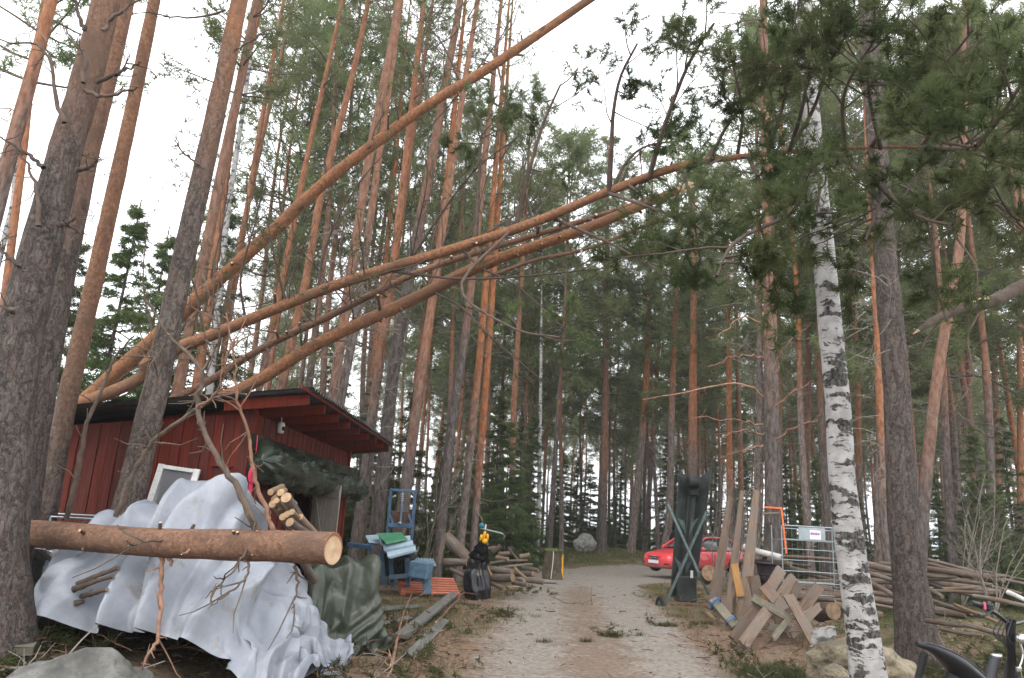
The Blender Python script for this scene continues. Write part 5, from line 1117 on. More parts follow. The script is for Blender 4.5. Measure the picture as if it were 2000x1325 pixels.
mb=MB(); lathe(mb,[(0,-.03),(.045,-.02),(.045,.02),(0,.03)],10,TM(*mp(781,1022,17.3))); mb.build('joint',MAT['zinc'],mach)
mb=MB(); beam(mb,mp(680,1064,16.4),mp(728,1069,16.2),.10,.09,(0,0,1),0,.006); mb.build('side_rail',MAT['blue'],mach)
mb=MB(); beam(mb,mp(722,1070,16.2),mp(727,1090,16.2),.06,.05,(0,1,0),0,.006); mb.build('rail_leg',MAT['blue'],mach)
for a,b in (((763,1090),(767,1130)),((795,1090),(797,1128)),((745,1075),(750,1125))):
    mb=MB(); beam(mb,mp(*a,16.3),mp(b[0],b[1]+18,16.3),.09,.07,(0,1,0),0,.006); mb.build('frame_leg',MAT['blue'],mach)
mb=MB(); beam(mb,mp(760,1128,16.2),mp(805,1124,16.2),.08,.09,(0,0,1),0,.006); mb.build('lower_rail',MAT['light_blue'],mach)
mb=MB(); box(mb,(.74,.5,.46),TM(*mp(776,1104,16.75)),0,.03)
for k in range(7): add_tube(mb,bez([mp(770+k*4,1095,16.35),mp(768+k*5,1108+k,16.3),mp(772+k*4,1124,16.35)],8),.016,7)
for k in range(4): lathe(mb,[(0,-.04),(.05,-.03),(.05,.03),(0,.04)],10,TM(*mp(774+k*7,1100+5*(k%2),16.4),0,R(90)))
mb.build('engine',MAT['black'],mach)
bx_=mp(822,1113,15.9); mb=MB(); box(mb,(.40,.38,.32),TM(bx_[0],bx_[1],bx_[2],R(-12),0,R(4)),0,.012); mb.build('blue_box',MAT['light_blue'],mach)
mb=MB(); box(mb,(.24,.05,.14),TM(bx_[0]+.02,bx_[1]-.12,bx_[2]-.16,R(-12)),0,.01); mb.build('box_foot',MAT['blue'],mach)
mb=MB(); beam(mb,mp(832,1120,16.0),mp(835,1162,15.9),.17,.12,(0,1,0),0,.006); mb.build('support_post',MAT['light_blue'],mach)
mb=MB(); beam(mb,mp(805,1132,16.2),mp(838,1134,16.0),.08,.07,(0,0,1),0,.006); mb.build('lower_rail',MAT['blue'],mach)
# corrugated covers lying on the machine
def cover(p0,p1,p2,p3,waves,amp,mat,name,label,th=.005,drop=0.0,grp=None):
    n1,n2=10,waves*8; a,b=np.meshgrid(np.linspace(0,1,n1),np.linspace(0,1,n2)); 
    P=(np.multiply.outer((1-a)*(1-b),p0)+np.multiply.outer(a*(1-b),p1)+np.multiply.outer(a*b,p2)+np.multiply.outer((1-a)*b,p3))
    nn=nrm(np.cross(p1-p0,p3-p0)); nn=nn if nn[2]>0 else -nn
    P=P+np.multiply.outer(amp*np.clip(np.cos(b*waves*2*np.pi)*1.6,-1,1)+drop*np.sin(b*np.pi),nn)
    V=P.reshape(-1,3); i=np.arange(n2-1)[:,None]*n1; j=np.arange(n1-1)[None]; q=np.stack([i+j,i+j+1,i+n1+j+1,i+n1+j],-1).reshape(-1,4)
    mb=MB(); mb.add(V+nn*th,q); mb.add(V,q[:,::-1]); return mb.build(name,MAT[mat],label=label,cat='metal sheet',group=grp)
MAT['zinc_light']=m_simple('bright_galvanised_sheet',(0.25,0.33,0.385),0.38,0.12,5,0.05,0.35,0.5,dirt=(0.25,0.30,0.33))
cover(at(740,1056,16.4),at(800,1048,17.0),at(816,1079,16.2),at(762,1094,15.7),3,.022,'zinc_light','metal_sheet','corrugated galvanised sheet covering the machine under the green cover')
cover(at(733,1044,16.7),at(782,1042,17.1),at(796,1057,16.6),at(754,1066,16.1),1,.02,'green_sheet','metal_sheet','green folded metal sheet lying on top of the machine',drop=.05)
cover(at(800,1103,16.6),at(806,1090,17.0),at(846,1092,16.9),at(853,1106,16.4),7,.010,'zinc_light','metal_sheet','small corrugated sheet behind the blue box')
cover(at(714,1048,16.9),at(738,1046,17.1),at(746,1066,16.5),at(722,1062,16.4),4,.018,'zinc_light','metal_sheet','dark edged corrugated sheet at the left side of the machine')
# grey plastic flap
Pf=np.array([at(793,1055,17.0),at(812,1066,16.8),at(818,1074,16.6),at(800,1096,16.4)])
mb=MB(); U_,V_=np.meshgrid(np.linspace(0,1,14),np.linspace(0,1,14)); Q=np.multiply.outer((1-U_)*(1-V_),Pf[0])+np.multiply.outer(U_*(1-V_),Pf[1])+np.multiply.outer(U_*V_,Pf[2])+np.multiply.outer((1-U_)*V_,Pf[3]); Q=Q+np.stack([0.03*fbm(U_*5,V_*5,1),0.05*fbm(U_*4,V_*6,2),0.03*fbm(U_*6,V_*5,3)],-1)
sheet(Q,'plastic_flap',MAT['tarp_green'],label='grey green plastic scrap hanging off the machine cover',cat='tarpaulin')
# pallet
pp=at(835,1158,16.6); pp[2]=float(gz(pp[0],pp[1])); e=thing('pallet','orange painted wooden pallet beside the blue machine','pallet',pp+np.array([0,0,.10]),(R(15),0,R(14)))
MAT['pallet']=m_simple('orange_pallet_paint',(0.42,0.13,0.075),0.6,0.15,8,0.15,dirt=(0.30,0.13,0.09))
for k in range(7):
    mb=MB(); box(mb,(1.25,.085,.022),TM(0,-.42+.14*k,.145),0,.003); mb.build('slat',MAT['pallet'],e)
for k in range(3):
    mb=MB(); box(mb,(.10,.95,.11),TM(-.57+.57*k,0,.078),0,.004); mb.build('bearer',MAT['pallet'],e)
# black sack with hood
sk=at(930,1152,16.6); sk[2]=float(gz(sk[0],sk[1])); e=thing('covered_stand','black plastic sack hung over an upright, with black fleece hood','cover',sk)
zz=np.linspace(0,1.0,60); wv=np.interp(zz,[0,.2,.5,.62,.75,.9,1.0],[.27,.30,.26,.21,.23,.20,.12]); cxx=np.interp(zz,[0,.5,1],[.04,-.02,.0])
v,q=tube(np.stack([cxx,0*zz,zz],-1),wv,64); th=np.arctan2(v[:,1],v[:,0]-np.repeat(cxx,64)); fo=0.018*np.sin(th*7+2*np.sin(v[:,2]*4))+0.03*fbm(np.cos(th)*2,np.sin(th)*2,v[:,2]*3,2)-0.05*np.abs(fbm(np.cos(th)*2.6,np.sin(th)*2.6,v[:,2]*2.2,2))
dn=nrm(v*[1,1,0]-np.stack([np.repeat(cxx,64),0*th,0*th],-1)); v=v+dn*fo[:,None]; mb=MB().add(v,q); mb.build('sack',MAT['black_plastic'],e)
zz=np.linspace(0,1,26); v,q=tube(np.stack([.10*zz,0*zz,.80+.36*zz],-1),np.array([.19,.22,.24]+list(np.linspace(.24,.11,22))+[0.01]),40); v=v+nrm(v-[.05,0,.95])*(0.03*fbm(v[:,0]*7,v[:,1]*7,v[:,2]*7,3))[:,None]; mb=MB().add(v,q)
MAT['fleece']=m_simple('black_fleece',(0.007,0.007,0.007),1.0,0.3,30,0.6,spec=0.05); mb.build('hood',MAT['fleece'],e)
# yellow and black tool clamped above the heap
MAT['yellow']=m_simple('yellow_plastic',(0.75,0.38,0.02),0.4,0.1); MAT['teal']=m_simple('teal_plastic',(0.02,0.16,0.25),0.4,0.1)
tp=at(946,1062,17.6); e=thing('band_saw','yellow and black power saw with teal wheel and steel bar above the log heap','saw',tp)
for a,b,r in (((-.10,0,.06),(-.08,0,.20),.030),((-.04,0,.10),(.0,0,.28),.035),((.06,0,.08),(.055,0,.22),.028),((-.03,0,.02),(.03,0,.10),.055)):
    mb=MB(); add_tube(mb,bez([np.array(a),(np.array(a)+b)/2+[.01,-.02,0],np.array(b)],7),[r*.6,r,r*1.1,r*1.1,r*1.1,r,r*.6],10,0,0); mb.build('yellow_shell',MAT['yellow'],e)
for a,b in (((-.07,.02,-.15),(-.03,.02,.24)),((.04,.02,-.15),(.03,.02,.26))):
    mb=MB(); beam(mb,a,b,.045,.045,(0,1,0),0,.008); mb.build('black_bracket',MAT['black'],e)
mb=MB(); lathe(mb,[(0,-.03),(.055,-.03),(.06,0),(.055,.03),(0,.03)],18,TM(-.09,-.02,.40,0,R(90))); mb.build('wheel',MAT['teal'],e)
mb=MB(); beam(mb,(-.12,0,.34),(.34,-.02,.26),.05,.028,(0,0,1),0,.006); beam(mb,(.30,-.02,.27),(.42,-.02,.24),.07,.03,(0,0,1),0,.006); mb.build('steel_bar',MAT['zinc'],e)
mb=MB(); add_tube(mb,[(.0,0,.32),(.005,0,.38),(.005,0,.43)],.018,8,0,0); mb.build('knob',MAT['white_paint'],e)
mb=MB(); add_tube(mb,bez([(.41,-.02,.24),(.45,-.02,.2),(.44,-.02,.12)],6),.007,6); mb.build('hook',MAT['zinc'],e)
# upright weathered post at the heap
plank(at(858,1100,17.3),at(868,1042,17.4),.10,.06,'short weathered post standing at the left end of the log heap','brown_plank','post',cat='post')
# mossy stump with rope and yellow strip
st=at(1080,1108,25.5); st[2]=float(gz(st[0],st[1])); e=thing('tree_stump','tall mossy tree stump at the track corner with white cord and yellow strip','stump',st)
MAT['stump']=m_simple('mossy_stump_bark',(0.10,0.075,0.055),0.95,0.4,6,0.6,dirt=(0.10,0.115,0.04))
v,q=tube([(0,0,z) for z in np.linspace(-.1,.92,20)],np.linspace(.34,.27,20),30,amp=.12,fr=5,seed=4); mb=MB().add(v,q); mb.add(np.concatenate([v[-30:]+[0,0,0.0],[[0,0,.97]]]),[(i,(i+1)%30,30) for i in range(30)]); mb.build('stem',MAT['stump'],e)
MAT['moss']=m_simple('moss',(0.09,0.105,0.03),1.0,0.4,14,0.8)
mb=MB(); 
for k in range(16):
    a=rng.random()*6.28; r_=.3*rng.random(); p=np.array([math.cos(a)*r_,math.sin(a)*r_,.94]); s_=.06+.05*rng.random(); lathe(mb,[(s_,-.03),(s_*1.05,0),(s_*.8,s_*.4),(s_*.3,s_*.55),(0,s_*.6)],9,TM(*p))
o=mb.build('moss',MAT['moss'],e); o['kind']='stuff'
mb=MB(); add_tube(mb,bez([(-.02,-.28,.93),(-.03,-.32,.6),(-.08,-.36,.05)],8),.014,6); mb.build('white_cord',MAT['white_paint'],e)
mb=MB(); beam(mb,(.31,-.08,.02),(.30,-.06,.82),.07,.03,(0,1,0),0,.004); mb.build('yellow_strip',MAT['yellow'],e)

# ================================================================== dark upright conveyor
cv0=at(1336,1170,17.4); e=thing('conveyor','dark steel log conveyor standing on end with crossed struts and small wheel','conveyor',cv0)
MAT['dark_steel']=m_simple('dark_green_steel',(0.034,0.042,0.040),0.5,0.35,5,0.15,0.2,0.45,dirt=(0.05,0.045,0.035))
def cq(px_,py_,Y): return at(px_,py_,Y)-cv0
def slab(mb,pts,th,mat=0):
    p=np.array(pts,float); nn=nrm(np.cross(p[1]-p[0],p[2]-p[0])); n_=len(p); v=np.concatenate([p-nn*th/2,p+nn*th/2]); f=[tuple(range(n_))[::-1],tuple(range(n_,2*n_))]+[(i,(i+1)%n_,n_+(i+1)%n_,n_+i) for i in range(n_)]; mb.add(v,f,mat,False); return mb
mb=slab(MB(),[cq(1309,1166,17.35),cq(1329,1166,17.6),cq(1347,940,17.6),cq(1327,916,17.3)],.02); mb.build('side_plate',MAT['dark_steel'],e)
mb=slab(MB(),[cq(1336,1168,17.6),cq(1356,1166,17.35),cq(1391,914,17.3),cq(1361,940,17.6)],.02); mb.build('side_plate',MAT['dark_steel'],e)
mb=MB(); beam(mb,cq(1333,1172,17.55),cq(1354,935,17.55),.19,.07,(0,1,0),0,.006); mb.build('centre_rail',MAT['dark_steel'],e)
mb=MB(); beam(mb,cq(1331,1172,17.40),cq(1352,950,17.40),.05,.05,(0,1,0),0,.004); mb.build('chain_guide',MAT['black'],e)
mb=MB(); lathe(mb,[(0,-.13),(.13,-.13),(.16,-.08),(.16,.08),(.13,.13),(0,.13)],20,TM(*cq(1354,942,17.25),0,0,R(90))); mb.build('roller',MAT['black'],e)
mb=MB(); box(mb,(.24,.16,.34),TM(*cq(1354,955,17.35)),0,.03); mb.build('motor_housing',MAT['black'],e)
for a,b in (((1304,985),(1384,1162)),((1380,1000),(1298,1184))):
    mb=MB(); beam(mb,cq(*a,16.95),cq(*b,16.75),.055,.05,(0,1,0),0,.004); mb.build('strut',MAT['grey_green'],e)
for a,b,c_ in (((1322,1012),(1336,1018),(1340,1045)),((1364,1012),(1350,1020),(1346,1046)),((1318,1090),(1330,1100),(1331,1125)),((1352,1096),(1342,1100),(1340,1120))):
    mb=slab(MB(),[cq(*a,17.0),cq(*b,17.15),cq(*c_,17.2)],.015); mb.build('gusset_plate',MAT['grey_green'],e)
mb=MB(); box(mb,(.45,.36,.55),TM(*cq(1338,1150,17.5)),0,.02); mb.build('foot_box',MAT['dark_steel'],e)
mb=MB(); box(mb,(.06,.02,.16),TM(*cq(1351,1122,17.1)),0,.002); mb.build('tag_plate',MAT['white_paint'],e)
wp=cq(1289,1181,16.7); mb=MB(); lathe(mb,[(.09,-.03),(.15,-.035),(.175,-.015),(.175,.015),(.15,.035),(.09,.03),(.09,-.03)],22,TM(*wp,R(15),0,R(90))); wl=mb.build('wheel',MAT['black'],e)
mb=MB(); lathe(mb,[(0,-.025),(.088,-.02),(.088,.02),(0,.025)],16,TM(*wp,R(15),0,R(90))); mb.build('hub',MAT['grey_green'],wl)

# ================================================================== red car
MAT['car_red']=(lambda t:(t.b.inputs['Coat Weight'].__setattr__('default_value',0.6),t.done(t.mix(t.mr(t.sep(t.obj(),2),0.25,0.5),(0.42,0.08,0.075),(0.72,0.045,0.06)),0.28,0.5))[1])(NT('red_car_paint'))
MAT['car_glass']=(lambda t:t.done((0.06,0.07,0.08),0.04,1.0))(NT('car_glass'))
MAT['chrome']=(lambda t:t.done((0.7,0.7,0.72),0.15,0.5,1.0))(NT('chrome'))
MAT['lamp_glass']=(lambda t:t.done((0.55,0.58,0.6),0.08,0.8))(NT('headlight_glass'))
hd=R(56); noseg=at(1278,1118,29.0); 
hx,hy=-math.sin(hd),-math.cos(hd); cc=np.array([noseg[0]-hx*2.3,noseg[1]-hy*2.3]); cz=float(gz(cc[0],cc[1])); cz=max(cz,noseg[2]-0.02)
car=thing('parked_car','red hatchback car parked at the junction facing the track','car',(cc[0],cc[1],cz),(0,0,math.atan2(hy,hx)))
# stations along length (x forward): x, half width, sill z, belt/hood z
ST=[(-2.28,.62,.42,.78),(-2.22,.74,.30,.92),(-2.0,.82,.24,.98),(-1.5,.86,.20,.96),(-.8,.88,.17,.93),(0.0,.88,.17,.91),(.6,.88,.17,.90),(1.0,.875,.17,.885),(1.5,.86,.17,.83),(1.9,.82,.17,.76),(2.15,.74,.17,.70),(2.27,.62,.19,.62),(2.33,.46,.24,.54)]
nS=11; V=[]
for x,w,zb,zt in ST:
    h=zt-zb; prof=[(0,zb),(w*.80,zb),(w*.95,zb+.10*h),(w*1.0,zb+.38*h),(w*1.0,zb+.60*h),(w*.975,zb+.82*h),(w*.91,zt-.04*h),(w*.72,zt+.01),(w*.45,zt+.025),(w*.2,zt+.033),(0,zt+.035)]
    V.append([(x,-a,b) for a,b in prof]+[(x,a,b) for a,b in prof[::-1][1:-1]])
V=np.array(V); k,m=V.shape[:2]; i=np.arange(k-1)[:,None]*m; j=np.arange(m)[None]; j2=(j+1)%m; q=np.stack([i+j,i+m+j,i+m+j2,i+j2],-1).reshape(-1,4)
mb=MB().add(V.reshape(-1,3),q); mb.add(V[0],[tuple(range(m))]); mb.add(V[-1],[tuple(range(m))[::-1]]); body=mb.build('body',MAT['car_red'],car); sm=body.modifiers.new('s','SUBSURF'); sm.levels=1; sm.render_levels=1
# greenhouse
def green(xs,mat,name,inset=0,par=car):
    V=np.array([[(x,-w*.99,zl),(x,-w*.80,zh),(x,-w*.4,zh+.03),(x,w*.4,zh+.03),(x,w*.80,zh),(x,w*.99,zl)] for x,w,zl,zh in xs]); k,m=V.shape[:2]; i=np.arange(k-1)[:,None]*m; j=np.arange(m-1)[None]; q=np.stack([i+j,i+m+j,i+m+j+1,i+j+1],-1).reshape(-1,4)
    return MB().add(V.reshape(-1,3),q).build(name,MAT[mat],par)
green([(-2.02,.74,.95,.97),(-1.35,.80,.94,1.33),(-.6,.82,.93,1.42),(.1,.81,.92,1.40),(.45,.80,.91,1.28),(1.02,.77,.90,.93)],'car_glass','windows')
green([(-1.38,.70,1.30,1.345),(-.6,.73,1.375,1.43),(.1,.725,1.36,1.41),(.30,.71,1.31,1.36)],'dark_steel','roof')
for s_ in (-1,1):
    mb=MB(); pts=[(1.08,s_*.80,.90),(.50,s_*.735,1.24),(.15,s_*.70,1.375),(-.6,s_*.71,1.395),(-1.3,s_*.68,1.32),(-2.0,s_*.72,.97)]; add_tube(mb,bez(pts,24),.035,8); mb.build('roof_rail',MAT['car_red'],car)
    mb=MB(); beam(mb,(-.42,s_*.815,.92),(-.50,s_*.70,1.38),.05,.03,(1,0,0),0,.004); mb.build('door_pillar',MAT['black'],car)
    mb=MB(); lathe(mb,[(0,-.10),(.06,-.08),(.085,0),(.06,.08),(0,.10)],14,TM(.70,s_*.98,.96,0,R(90))); mb.build('mirror',MAT['car_red'],car)
    mb=MB(); slab(mb,[(2.20,s_*.50,.66),(2.24,s_*.42,.55),(2.02,s_*.74,.57),(1.86,s_*.80,.66),(2.0,s_*.70,.70)],.05); mb.build('headlight',MAT['lamp_glass'],car)
    mb=MB(); beam(mb,(2.20,s_*.66,.36),(2.29,s_*.48,.36),.09,.06,(0,0,1),0,.02); mb.build('fog_light',MAT['black'],car)
    for xw in (1.42,-1.28):
        mb=MB(); lathe(mb,[(.20,-.10),(.29,-.105),(.315,-.06),(.315,.06),(.29,.105),(.20,.10)],28,TM(xw,s_*.80,.315,0,R(90))); wl=mb.build('wheel',MAT['black'],car)
        mb=MB(); lathe(mb,[(0,-.075),(.06,-.085),(.19,-.06),(.205,-.10),(.205,.10),(.19,.06),(.06,.085),(0,.075)],20,TM(xw,s_*.80,.315,0,R(90))); mb.build('rim',MAT['chrome'],wl)
        mb=MB(); th=np.linspace(0,np.pi,18); add_tube(mb,np.stack([xw+np.cos(th)*.36,np.full(18,s_*.868),.315+np.sin(th)*.36],-1),.028,6); mb.build('wheel_arch',MAT['black'],car)
    mb=MB(); beam(mb,(-.62,s_*.885,.76),(-.82,s_*.885,.76),.03,.03,(0,0,1),0,.008); mb.build('door_handle',MAT['car_red'],car)
    mb=MB(); beam(mb,(-.40,s_*.883,.30),(-.46,s_*.872,.90),.012,.012,(0,1,0),0,.0); mb.build('door_gap',MAT['black'],car)
mb=MB(); slab(mb,[(2.33,-.20,.62),(2.335,.20,.62),(2.345,.14,.49),(2.345,-.14,.49)],.03); mb.build('grille',MAT['black'],car)
for a,b in (((2.35,-.21,.625),(2.35,.21,.625)),((2.36,-.15,.485),(2.36,.15,.485)),((2.36,-.17,.555),(2.36,.17,.555))):
    mb=MB(); add_tube(mb,[a,((a[0]+b[0])/2+.01,0,a[2]),b],.014,6); mb.build('grille_bar',MAT['chrome'],car)
for s_ in (-1,1):
    mb=slab(MB(),[(2.30,s_*.24,.61),(2.27,s_*.44,.59),(2.29,s_*.40,.52),(2.33,s_*.22,.52)],.03); mb.build('side_grille',MAT['black'],car)
mb=MB(); box(mb,(.02,.52,.11),TM(2.36,0,.41),0,.004); mb.build('licence_plate',MAT['paper'],car)
mb=MB(); box(mb,(.05,.9,.08),TM(2.29,0,.29),0,.02); mb.build('bumper_grille',MAT['black'],car)

# ================================================================== rocks
def rock(c,s,label,mat='rock',seed=0,name='boulder'):
    bm=bmesh.new(); bmesh.ops.create_icosphere(bm,subdivisions=6,radius=1.0); v=np.array([q.co[:] for q in bm.verts]); f=np.array([[w.index for w in q.verts] for q in bm.faces]); bm.free()
    d=1-0.10*np.abs(fbm(v[:,0]*2.2-seed,v[:,1]*2.2,v[:,2]*2.2,4))+0.22*fbm(v[:,0]*1.1+seed,v[:,1]*1.1,v[:,2]*1.1,3)+0.03*fbm(v[:,0]*6+seed,v[:,1]*6,v[:,2]*6,3); v=v*d[:,None]*np.asarray(s)
    return MB().add(v,f).build(name,MAT[mat],loc=tuple(float(q) for q in c),label=label,cat='boulder')
p=at(1143,1068,37.5); p[2]=float(gz(p[0],p[1]))+.25; rock(p,(.50,.42,.46),'lone grey boulder on the low bank beyond the junction','rock_pale',seed=2)
p=at(1245,1048,41); p[2]=float(gz(p[0],p[1]))+.15; 
p=at(150,1330,5.7); rock((p[0]+.02,p[1]+.1,p[2]-.17),(.60,.5,.33),'flat grey boulder at bottom left under the tarpaulin',seed=5)
p=at(1690,1300,8.0); rock((p[0],p[1]+.2,p[2]-.08),(.56,.5,.34),'tan mossy boulder behind the foot of the large birch','rock_tan',seed=8)
p=at(1632,1310,7.6); rock((p[0],p[1],p[2]-.05),(.14,.14,.12),'small tan stone left of the birch foot','rock_tan',seed=9)
p=at(1395,1062,31.5); p=at(1400,1060,39); 
MAT['tarp_grey']=m_tarp('grey_white_plastic',(0.22,0.215,0.20),(0.30,0.29,0.27),0.5,0.35,(0.15,0.13,0.10))
Pf=np.array([at(1583,1262,10.8),at(1590,1225,11.0),at(1640,1222,11.0),at(1632,1250,10.8)])
U_,V_=np.meshgrid(np.linspace(0,1,16),np.linspace(0,1,16)); Q=np.multiply.outer((1-U_)*(1-V_),Pf[0])+np.multiply.outer(U_*(1-V_),Pf[3])+np.multiply.outer(U_*V_,Pf[2])+np.multiply.outer((1-U_)*V_,Pf[1]); Q=Q+np.stack([0.03*fbm(U_*4,V_*4,1),-.10*np.sin(U_*3.1)*np.sin(V_*3.1)+0.06*fbm(U_*4,V_*5,2),0.03*fbm(U_*5,V_*5,3)],-1)
sheet(Q,'white_sheet',MAT['tarp_grey'],label='crumpled white plastic sheet lying before the tan boulder',cat='tarpaulin')
# basin and tub at the left edge
MAT['steel']=(lambda t:t.done((0.55,0.55,0.53),0.22,0.5,0.9))(NT('polished_steel'))
p=at(58,1132,7.6); e=thing('steel_basin','shiny steel basin lying on its side by the leftmost pine','basin',p,(R(58),R(-25),R(15)))
mb=MB(); lathe(mb,[(0,-.09),(.17,-.09),(.20,-.04),(.25,.08),(.275,.08),(.28,.09),(.25,.095),(.19,-.03),(0,-.075)],32); mb.build('bowl',MAT['steel'],e)
mb=MB(); th=np.linspace(0,6.283,30); add_tube(mb,np.stack([np.cos(th)*.275,np.sin(th)*.275,np.full(30,.088)],-1),.009,6); mb.build('rim',MAT['steel'],e)
p=at(112,1138,8.0); e=thing('black_tub','black plastic tub tipped over beside the steel basin','tub',p,(R(62),0,R(-12)))
mb=MB(); lathe(mb,[(0,-.22),(.22,-.22),(.26,.1),(.30,.12),(.30,.14),(.245,.13),(.2,-.2),(0,-.2)],28); mb.build('body',MAT['black'],e); mb=MB(); th=np.linspace(0,6.283,30); add_tube(mb,np.stack([np.cos(th)*.295,np.sin(th)*.295,np.full(30,.132)],-1),.014,6); mb.build('rim',MAT['black'],e)
p=at(150,1022,8.0); e=thing('steel_rack','grey steel tube rack standing behind the sawn log','rack',p)
for a,b in (((-.28,0,.05),(.20,0,.05)),((-.28,.12,.08),(.20,.12,.08)),((-.28,0,-.6),(-.28,0,.05)),((.20,0,-.6),(.20,0,.05)),((-.28,.0,-.3),(.20,.0,-.3))):
    mb=MB(); add_tube(mb,[a,((a[0]+b[0])/2,(a[1]+b[1])/2,(a[2]+b[2])/2),b],.012,8); mb.build('tube',MAT['zinc'],e)
p=at(100,1085,8.2); e=thing('white_pallet','white slatted crate seen under the left end of the log','crate',p)
for k in range(4):
    mb=MB(); box(mb,(.62,.02,.035),TM(0,0,-.08+.06*k),0,.003); mb.build('slat',MAT['white_paint'],e)
for s_ in (-1,1):
    mb=MB(); box(mb,(.04,.03,.5),TM(s_*.28,.03,-.1),0,.003); mb.build('upright',MAT['white_paint'],e)

# ================================================================== bicycle, lower right
bb=at(1930,1325,4.9); 
e=thing('bicycle','black bicycle with long saddle standing at the bottom right corner','bicycle',bb)
def bq(px_,py_,Y): return at(px_,py_,Y)-bb
MAT['satin_black']=m_simple('satin_black',(0.014,0.015,0.018),0.38,0.2,8,0.05); MAT['grey_frame']=m_simple('dark_grey_frame',(0.05,0.05,0.058),0.35,0.15,8,0.02,0.3)
mb=MB(); add_tube(mb,bez([bq(1930,1190,4.75),bq(1950,1202,4.8),bq(1972,1218,4.9),bq(2000,1214,5.1),bq(2030,1195,5.3)],16),.012,10); hb=mb.build('handlebar',MAT['satin_black'],e)
mb=MB(); add_tube(mb,[bq(1897,1177,4.7),bq(1912,1182,4.72),bq(1928,1189,4.75)],[.015,.018,.016],12,0,0); mb.build('grip',MAT['satin_black'],hb)
mb=MB(); box(mb,(.05,.05,.05),TM(*bq(1931,1186,4.74)),0,.012); mb.build('shifter',MAT['satin_black'],hb)
mb=MB(); box(mb,(.012,.02,.045),TM(*bq(1923,1184,4.71)),0,.004); mb.build('red_clip',MAT['ink_red'],hb)
mb=MB(); add_tube(mb,bez([bq(1938,1192,4.72),bq(1925,1202,4.68),bq(1912,1202,4.66)],8),.007,7); mb.build('brake_lever',MAT['satin_black'],hb)
mb=MB(); add_tube(mb,[bq(1974,1212,4.9),bq(1974,1245,4.92),bq(1976,1290,4.95),bq(1972,1350,5.0)],[.030,.026,.024,.024],12); mb.build('stem',MAT['satin_black'],e)
for s_ in (-1,1):
    mb=MB(); add_tube(mb,bez([bq(1974,1280,4.95),bq(1974+s_*10,1330,5.0),bq(1972+s_*12,1420,5.1)],8),.016,8); mb.build('fork',MAT['grey_frame'],e)
mb=MB(); add_tube(mb,[bq(1945,1283,4.9),bq(1935,1320,4.9),bq(1922,1370,4.9)],[.030,.032,.034],14,0,0); mb.build('down_tube',MAT['grey_frame'],e)
mb=MB(); lathe(mb,[(0,-.012),(.033,-.012),(.033,.012),(0,.012)],14,TM(*bq(1946,1281,4.9))); mb.build('silver_cap',MAT['steel'],e)
for k in range(4):
    mb=MB(); add_tube(mb,bez([bq(1960+k*6,1205,4.85),bq(1940+k*9,1235+k*3,4.8),bq(1965+k*5,1262,4.85),bq(1985,1300,4.9)],14),.0045,5); mb.build('cable',MAT['satin_black'],e)
mb=MB(); add_tube(mb,bez([bq(1990,1252,4.85),bq(1998,1280,4.85),bq(1990,1308,4.85)],8),[.007]*8,7); box(mb,(.035,.02,.03),TM(*bq(1990,1308,4.83)),0,.006); mb.build('brake_arm',MAT['steel'],e)
mb=MB(); lathe(mb,[(0,-.03),(.028,-.02),(.032,.01),(.02,.03),(0,.034)],14,TM(*bq(1994,1249,4.85))); mb.build('bell',MAT['steel'],e)
# saddle: long nose to the left, flared tail
SC=[bq(1790,1258,4.5),bq(1815,1264,4.52),bq(1838,1276,4.55),bq(1862,1294,4.6),bq(1885,1316,4.65),bq(1905,1340,4.7)]; cv=bez(SC,26); tt=np.linspace(0,1,26)
wd=np.interp(tt,[0,.1,.35,.65,.9,1],[.016,.026,.045,.085,.10,.05]); hg=np.interp(tt,[0,.2,.6,1],[.014,.024,.05,.06])
th=np.linspace(0,2*np.pi,20,endpoint=False); Tn=nrm(np.gradient(cv,axis=0)); Sd=nrm(np.cross(Tn,[0,0,1])); Un=np.cross(Sd,Tn)
V=cv[:,None]+np.cos(th)[None,:,None]*Sd[:,None]*wd[:,None,None]+np.sin(th)[None,:,None]*Un[:,None]*hg[:,None,None]; k,m=V.shape[:2]; i=np.arange(k-1)[:,None]*m; j=np.arange(m)[None]; q=np.stack([i+j,i+(j+1)%m,i+m+(j+1)%m,i+m+j],-1).reshape(-1,4)
mb=MB().add(V.reshape(-1,3),q); mb.add(V[0],[tuple(range(m))[::-1]]); mb.add(V[-1],[tuple(range(m))]); sd=mb.build('saddle',MAT['satin_black'],e)
for s_ in (-1,1):
    mb=MB(); add_tube(mb,cv[3:24]+Sd[3:24]*(wd[3:24]*.75*s_)[:,None]+Un[3:24]*(hg[3:24]*.75)[:,None],.004,5); mb.build('seam',MAT['grey_frame'],sd)
mb=MB(); pr=[]
for k in range(16): pr+= [(.017,-.011*k),(.024,-.011*k-.0055)]
lathe(mb,pr,16,TM(*bq(1806,1275,4.52),0,R(8),R(14))); mb.build('seat_boot',MAT['black'],e)
mb=MB(); box(mb,(.13,.10,.15),TM(*bq(1870,1330,4.66),0,0,R(30)),0,.03); mb.build('saddle_bag',MAT['satin_black'],e)
